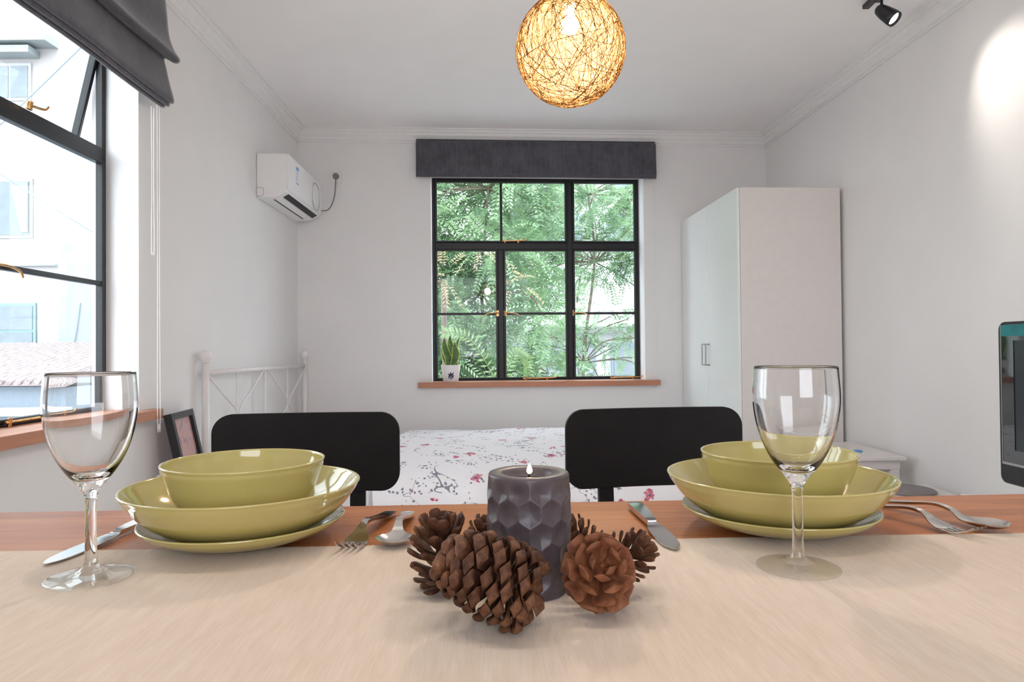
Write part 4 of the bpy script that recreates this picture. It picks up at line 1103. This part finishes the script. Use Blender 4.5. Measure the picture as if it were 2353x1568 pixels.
# ------------------------------------------------------------------ outside, beyond the left window
b = empty('pink_apartment_building', (-15.5, 20.0, -3.5)); tag(b, 'pale pink apartment building seen through the left window', 'building')
G().box(-5, 2.05, 0, 5, 0, 18).make('facade', m_bpink, b)
zz = lambda z: z + 3.5
def bwin(x0, x1, z0, z1, mfr, mgl, name='window', bars=((.5,), ())):
    f = G().box(x0 - .06, x1 + .06, -.05, -.001, z0 - .06, z1 + .06).make(name, mfr, b)
    g = G(); xs = [x0] + [x0 + (x1 - x0) * q for q in bars[0]] + [x1]; zs = [z0] + [z0 + (z1 - z0) * q for q in bars[1]] + [z1]
    for i in range(len(xs) - 1):
        for j in range(len(zs) - 1): g.box(xs[i] + .03, xs[i + 1] - .03, -.07, -.051, zs[j] + .03, zs[j + 1] - .03)
    g.make('pane', mgl, f); return f
bwin(-.9, 1.25, zz(4.45), zz(6.1), m_bwhite, m_bglass, bars=((.55, ), ()))
f = bwin(.05, 1.20, zz(8.55), zz(9.55), m_bwhite, m_bglass, bars=((.5,), ()))
bwin(-1.0, 1.35, zz(.7), zz(2.4), m_teal2, m_bglass, bars=((.55,), (.55,)))
cu = G(); cu.prism([(.65, zz(6.05)), (1.2, zz(6.05)), (1.2, zz(4.55)), (1.0, zz(4.55))], -.09, -.0701, 'y'); cu.make('curtain', m_curt, b)
G().box(-5, 2.05, -.6, -.001, zz(10.05), zz(10.25)).make('ledge', m_bgrey, b, label='grey ledge')
G().box(-5, 1.5, -.5, -.001, zz(9.75), zz(9.95)).make('awning', m_bgrey, b)
G().box(-5, 2.05, -.15, -.001, zz(3.55), zz(3.62)).make('ledge', m_bgrey, b)
e = empty('outdoor_condenser', (-13.85, 19.62, .55)); tag(e, 'white outdoor condenser unit on the pink building seen through the left window', 'air conditioner')
G().box(-.38, .38, -.15, .13, 0, .62).make('casing', m_bwhite, e, bevel=.02)
g = G()
for r in (.07, .13, .19, .24): g.tube([(r * cos(2 * pi * k / 32), -.165, .31 + r * sin(2 * pi * k / 32)) for k in range(32)], .008, 5, closed=True)
g.make('fan_grille', m_bgrey, e); G().lathe([(0, 0), (.25, 0), (.25, .01), (0, .01)], 32, (0, 0, 0)).make('fan_opening', m_bblue, e)
fo = e.children[-1]; fo.rotation_euler = (pi / 2, 0, 0); fo.location = (0, -.151, .31)
G().box(-.40, .40, -.17, .36, -.05, 0).make('bracket', m_bgrey, e)
wl_ = empty('grey_side_building', (-7.0, 14.0, -3.5)); tag(wl_, 'plain pale grey wall of the neighbouring building at the right of the left window', 'building')
G().box(-2.42, 1.6, 0, 6, 0, 15).make('side_wall', m_bgrey, wl_)
g = G(); g.tube(smoothpath([(-1.95, -.02, 5.5), (-2.05, -.02, 4.8), (-2.22, -.02, 4.1), (-2.25, -.02, 3.4), (-2.33, -.02, 2.6)]), .010, 6); g.make('cable', m_bblue, wl_, label='thin hanging cable')
e = empty('tiled_roof_house', (-7.6, 10.2, -3.5)); tag(e, 'low house with clay tile roof below the left window', 'house')
G().box(-3, .62, .05, 2.6, 0, zz(.45)).make('wall', m_bblue, e)
g = G()
sl = lambda y: zz(.52) + (y + .1) * .22
g.prism([(-.15, zz(.47)), (-.15, zz(.53)), (2.7, zz(1.12)), (2.7, zz(1.06))], -3.1, .75, 'x')
for k in range(28):
    x = -3.05 + k * .138; g.tube([(x, -.18, zz(.535)), (x, 2.7, zz(1.13))], .045, 8)
g.make('roof', m_roof, e, label='clay tiled roof')
G().box(-3.1, .8, -.6, .049, zz(.06), zz(.14)).make('porch_slab', m_bwhite, e)
for i, (p0, p1) in enumerate((((-9.2, 10.6, 4.6), (-6.9, 11.6, 2.85)), ((-10.2, 12.0, 4.1), (-7.0, 11.0, 6.0)))):
    g = G(); P0 = Vector(p0); P1 = Vector(p1); g.tube(smoothpath([P0, (P0 + P1) / 2 - Vector((0, 0, .05)), P1]), .012, 6)
    o = g.make('overhead_cable', m_bblue); tag(o, ('thin overhead cable sloping down to the right outside the left window', 'thin overhead cable rising to the right outside the left window')[i], 'cable')
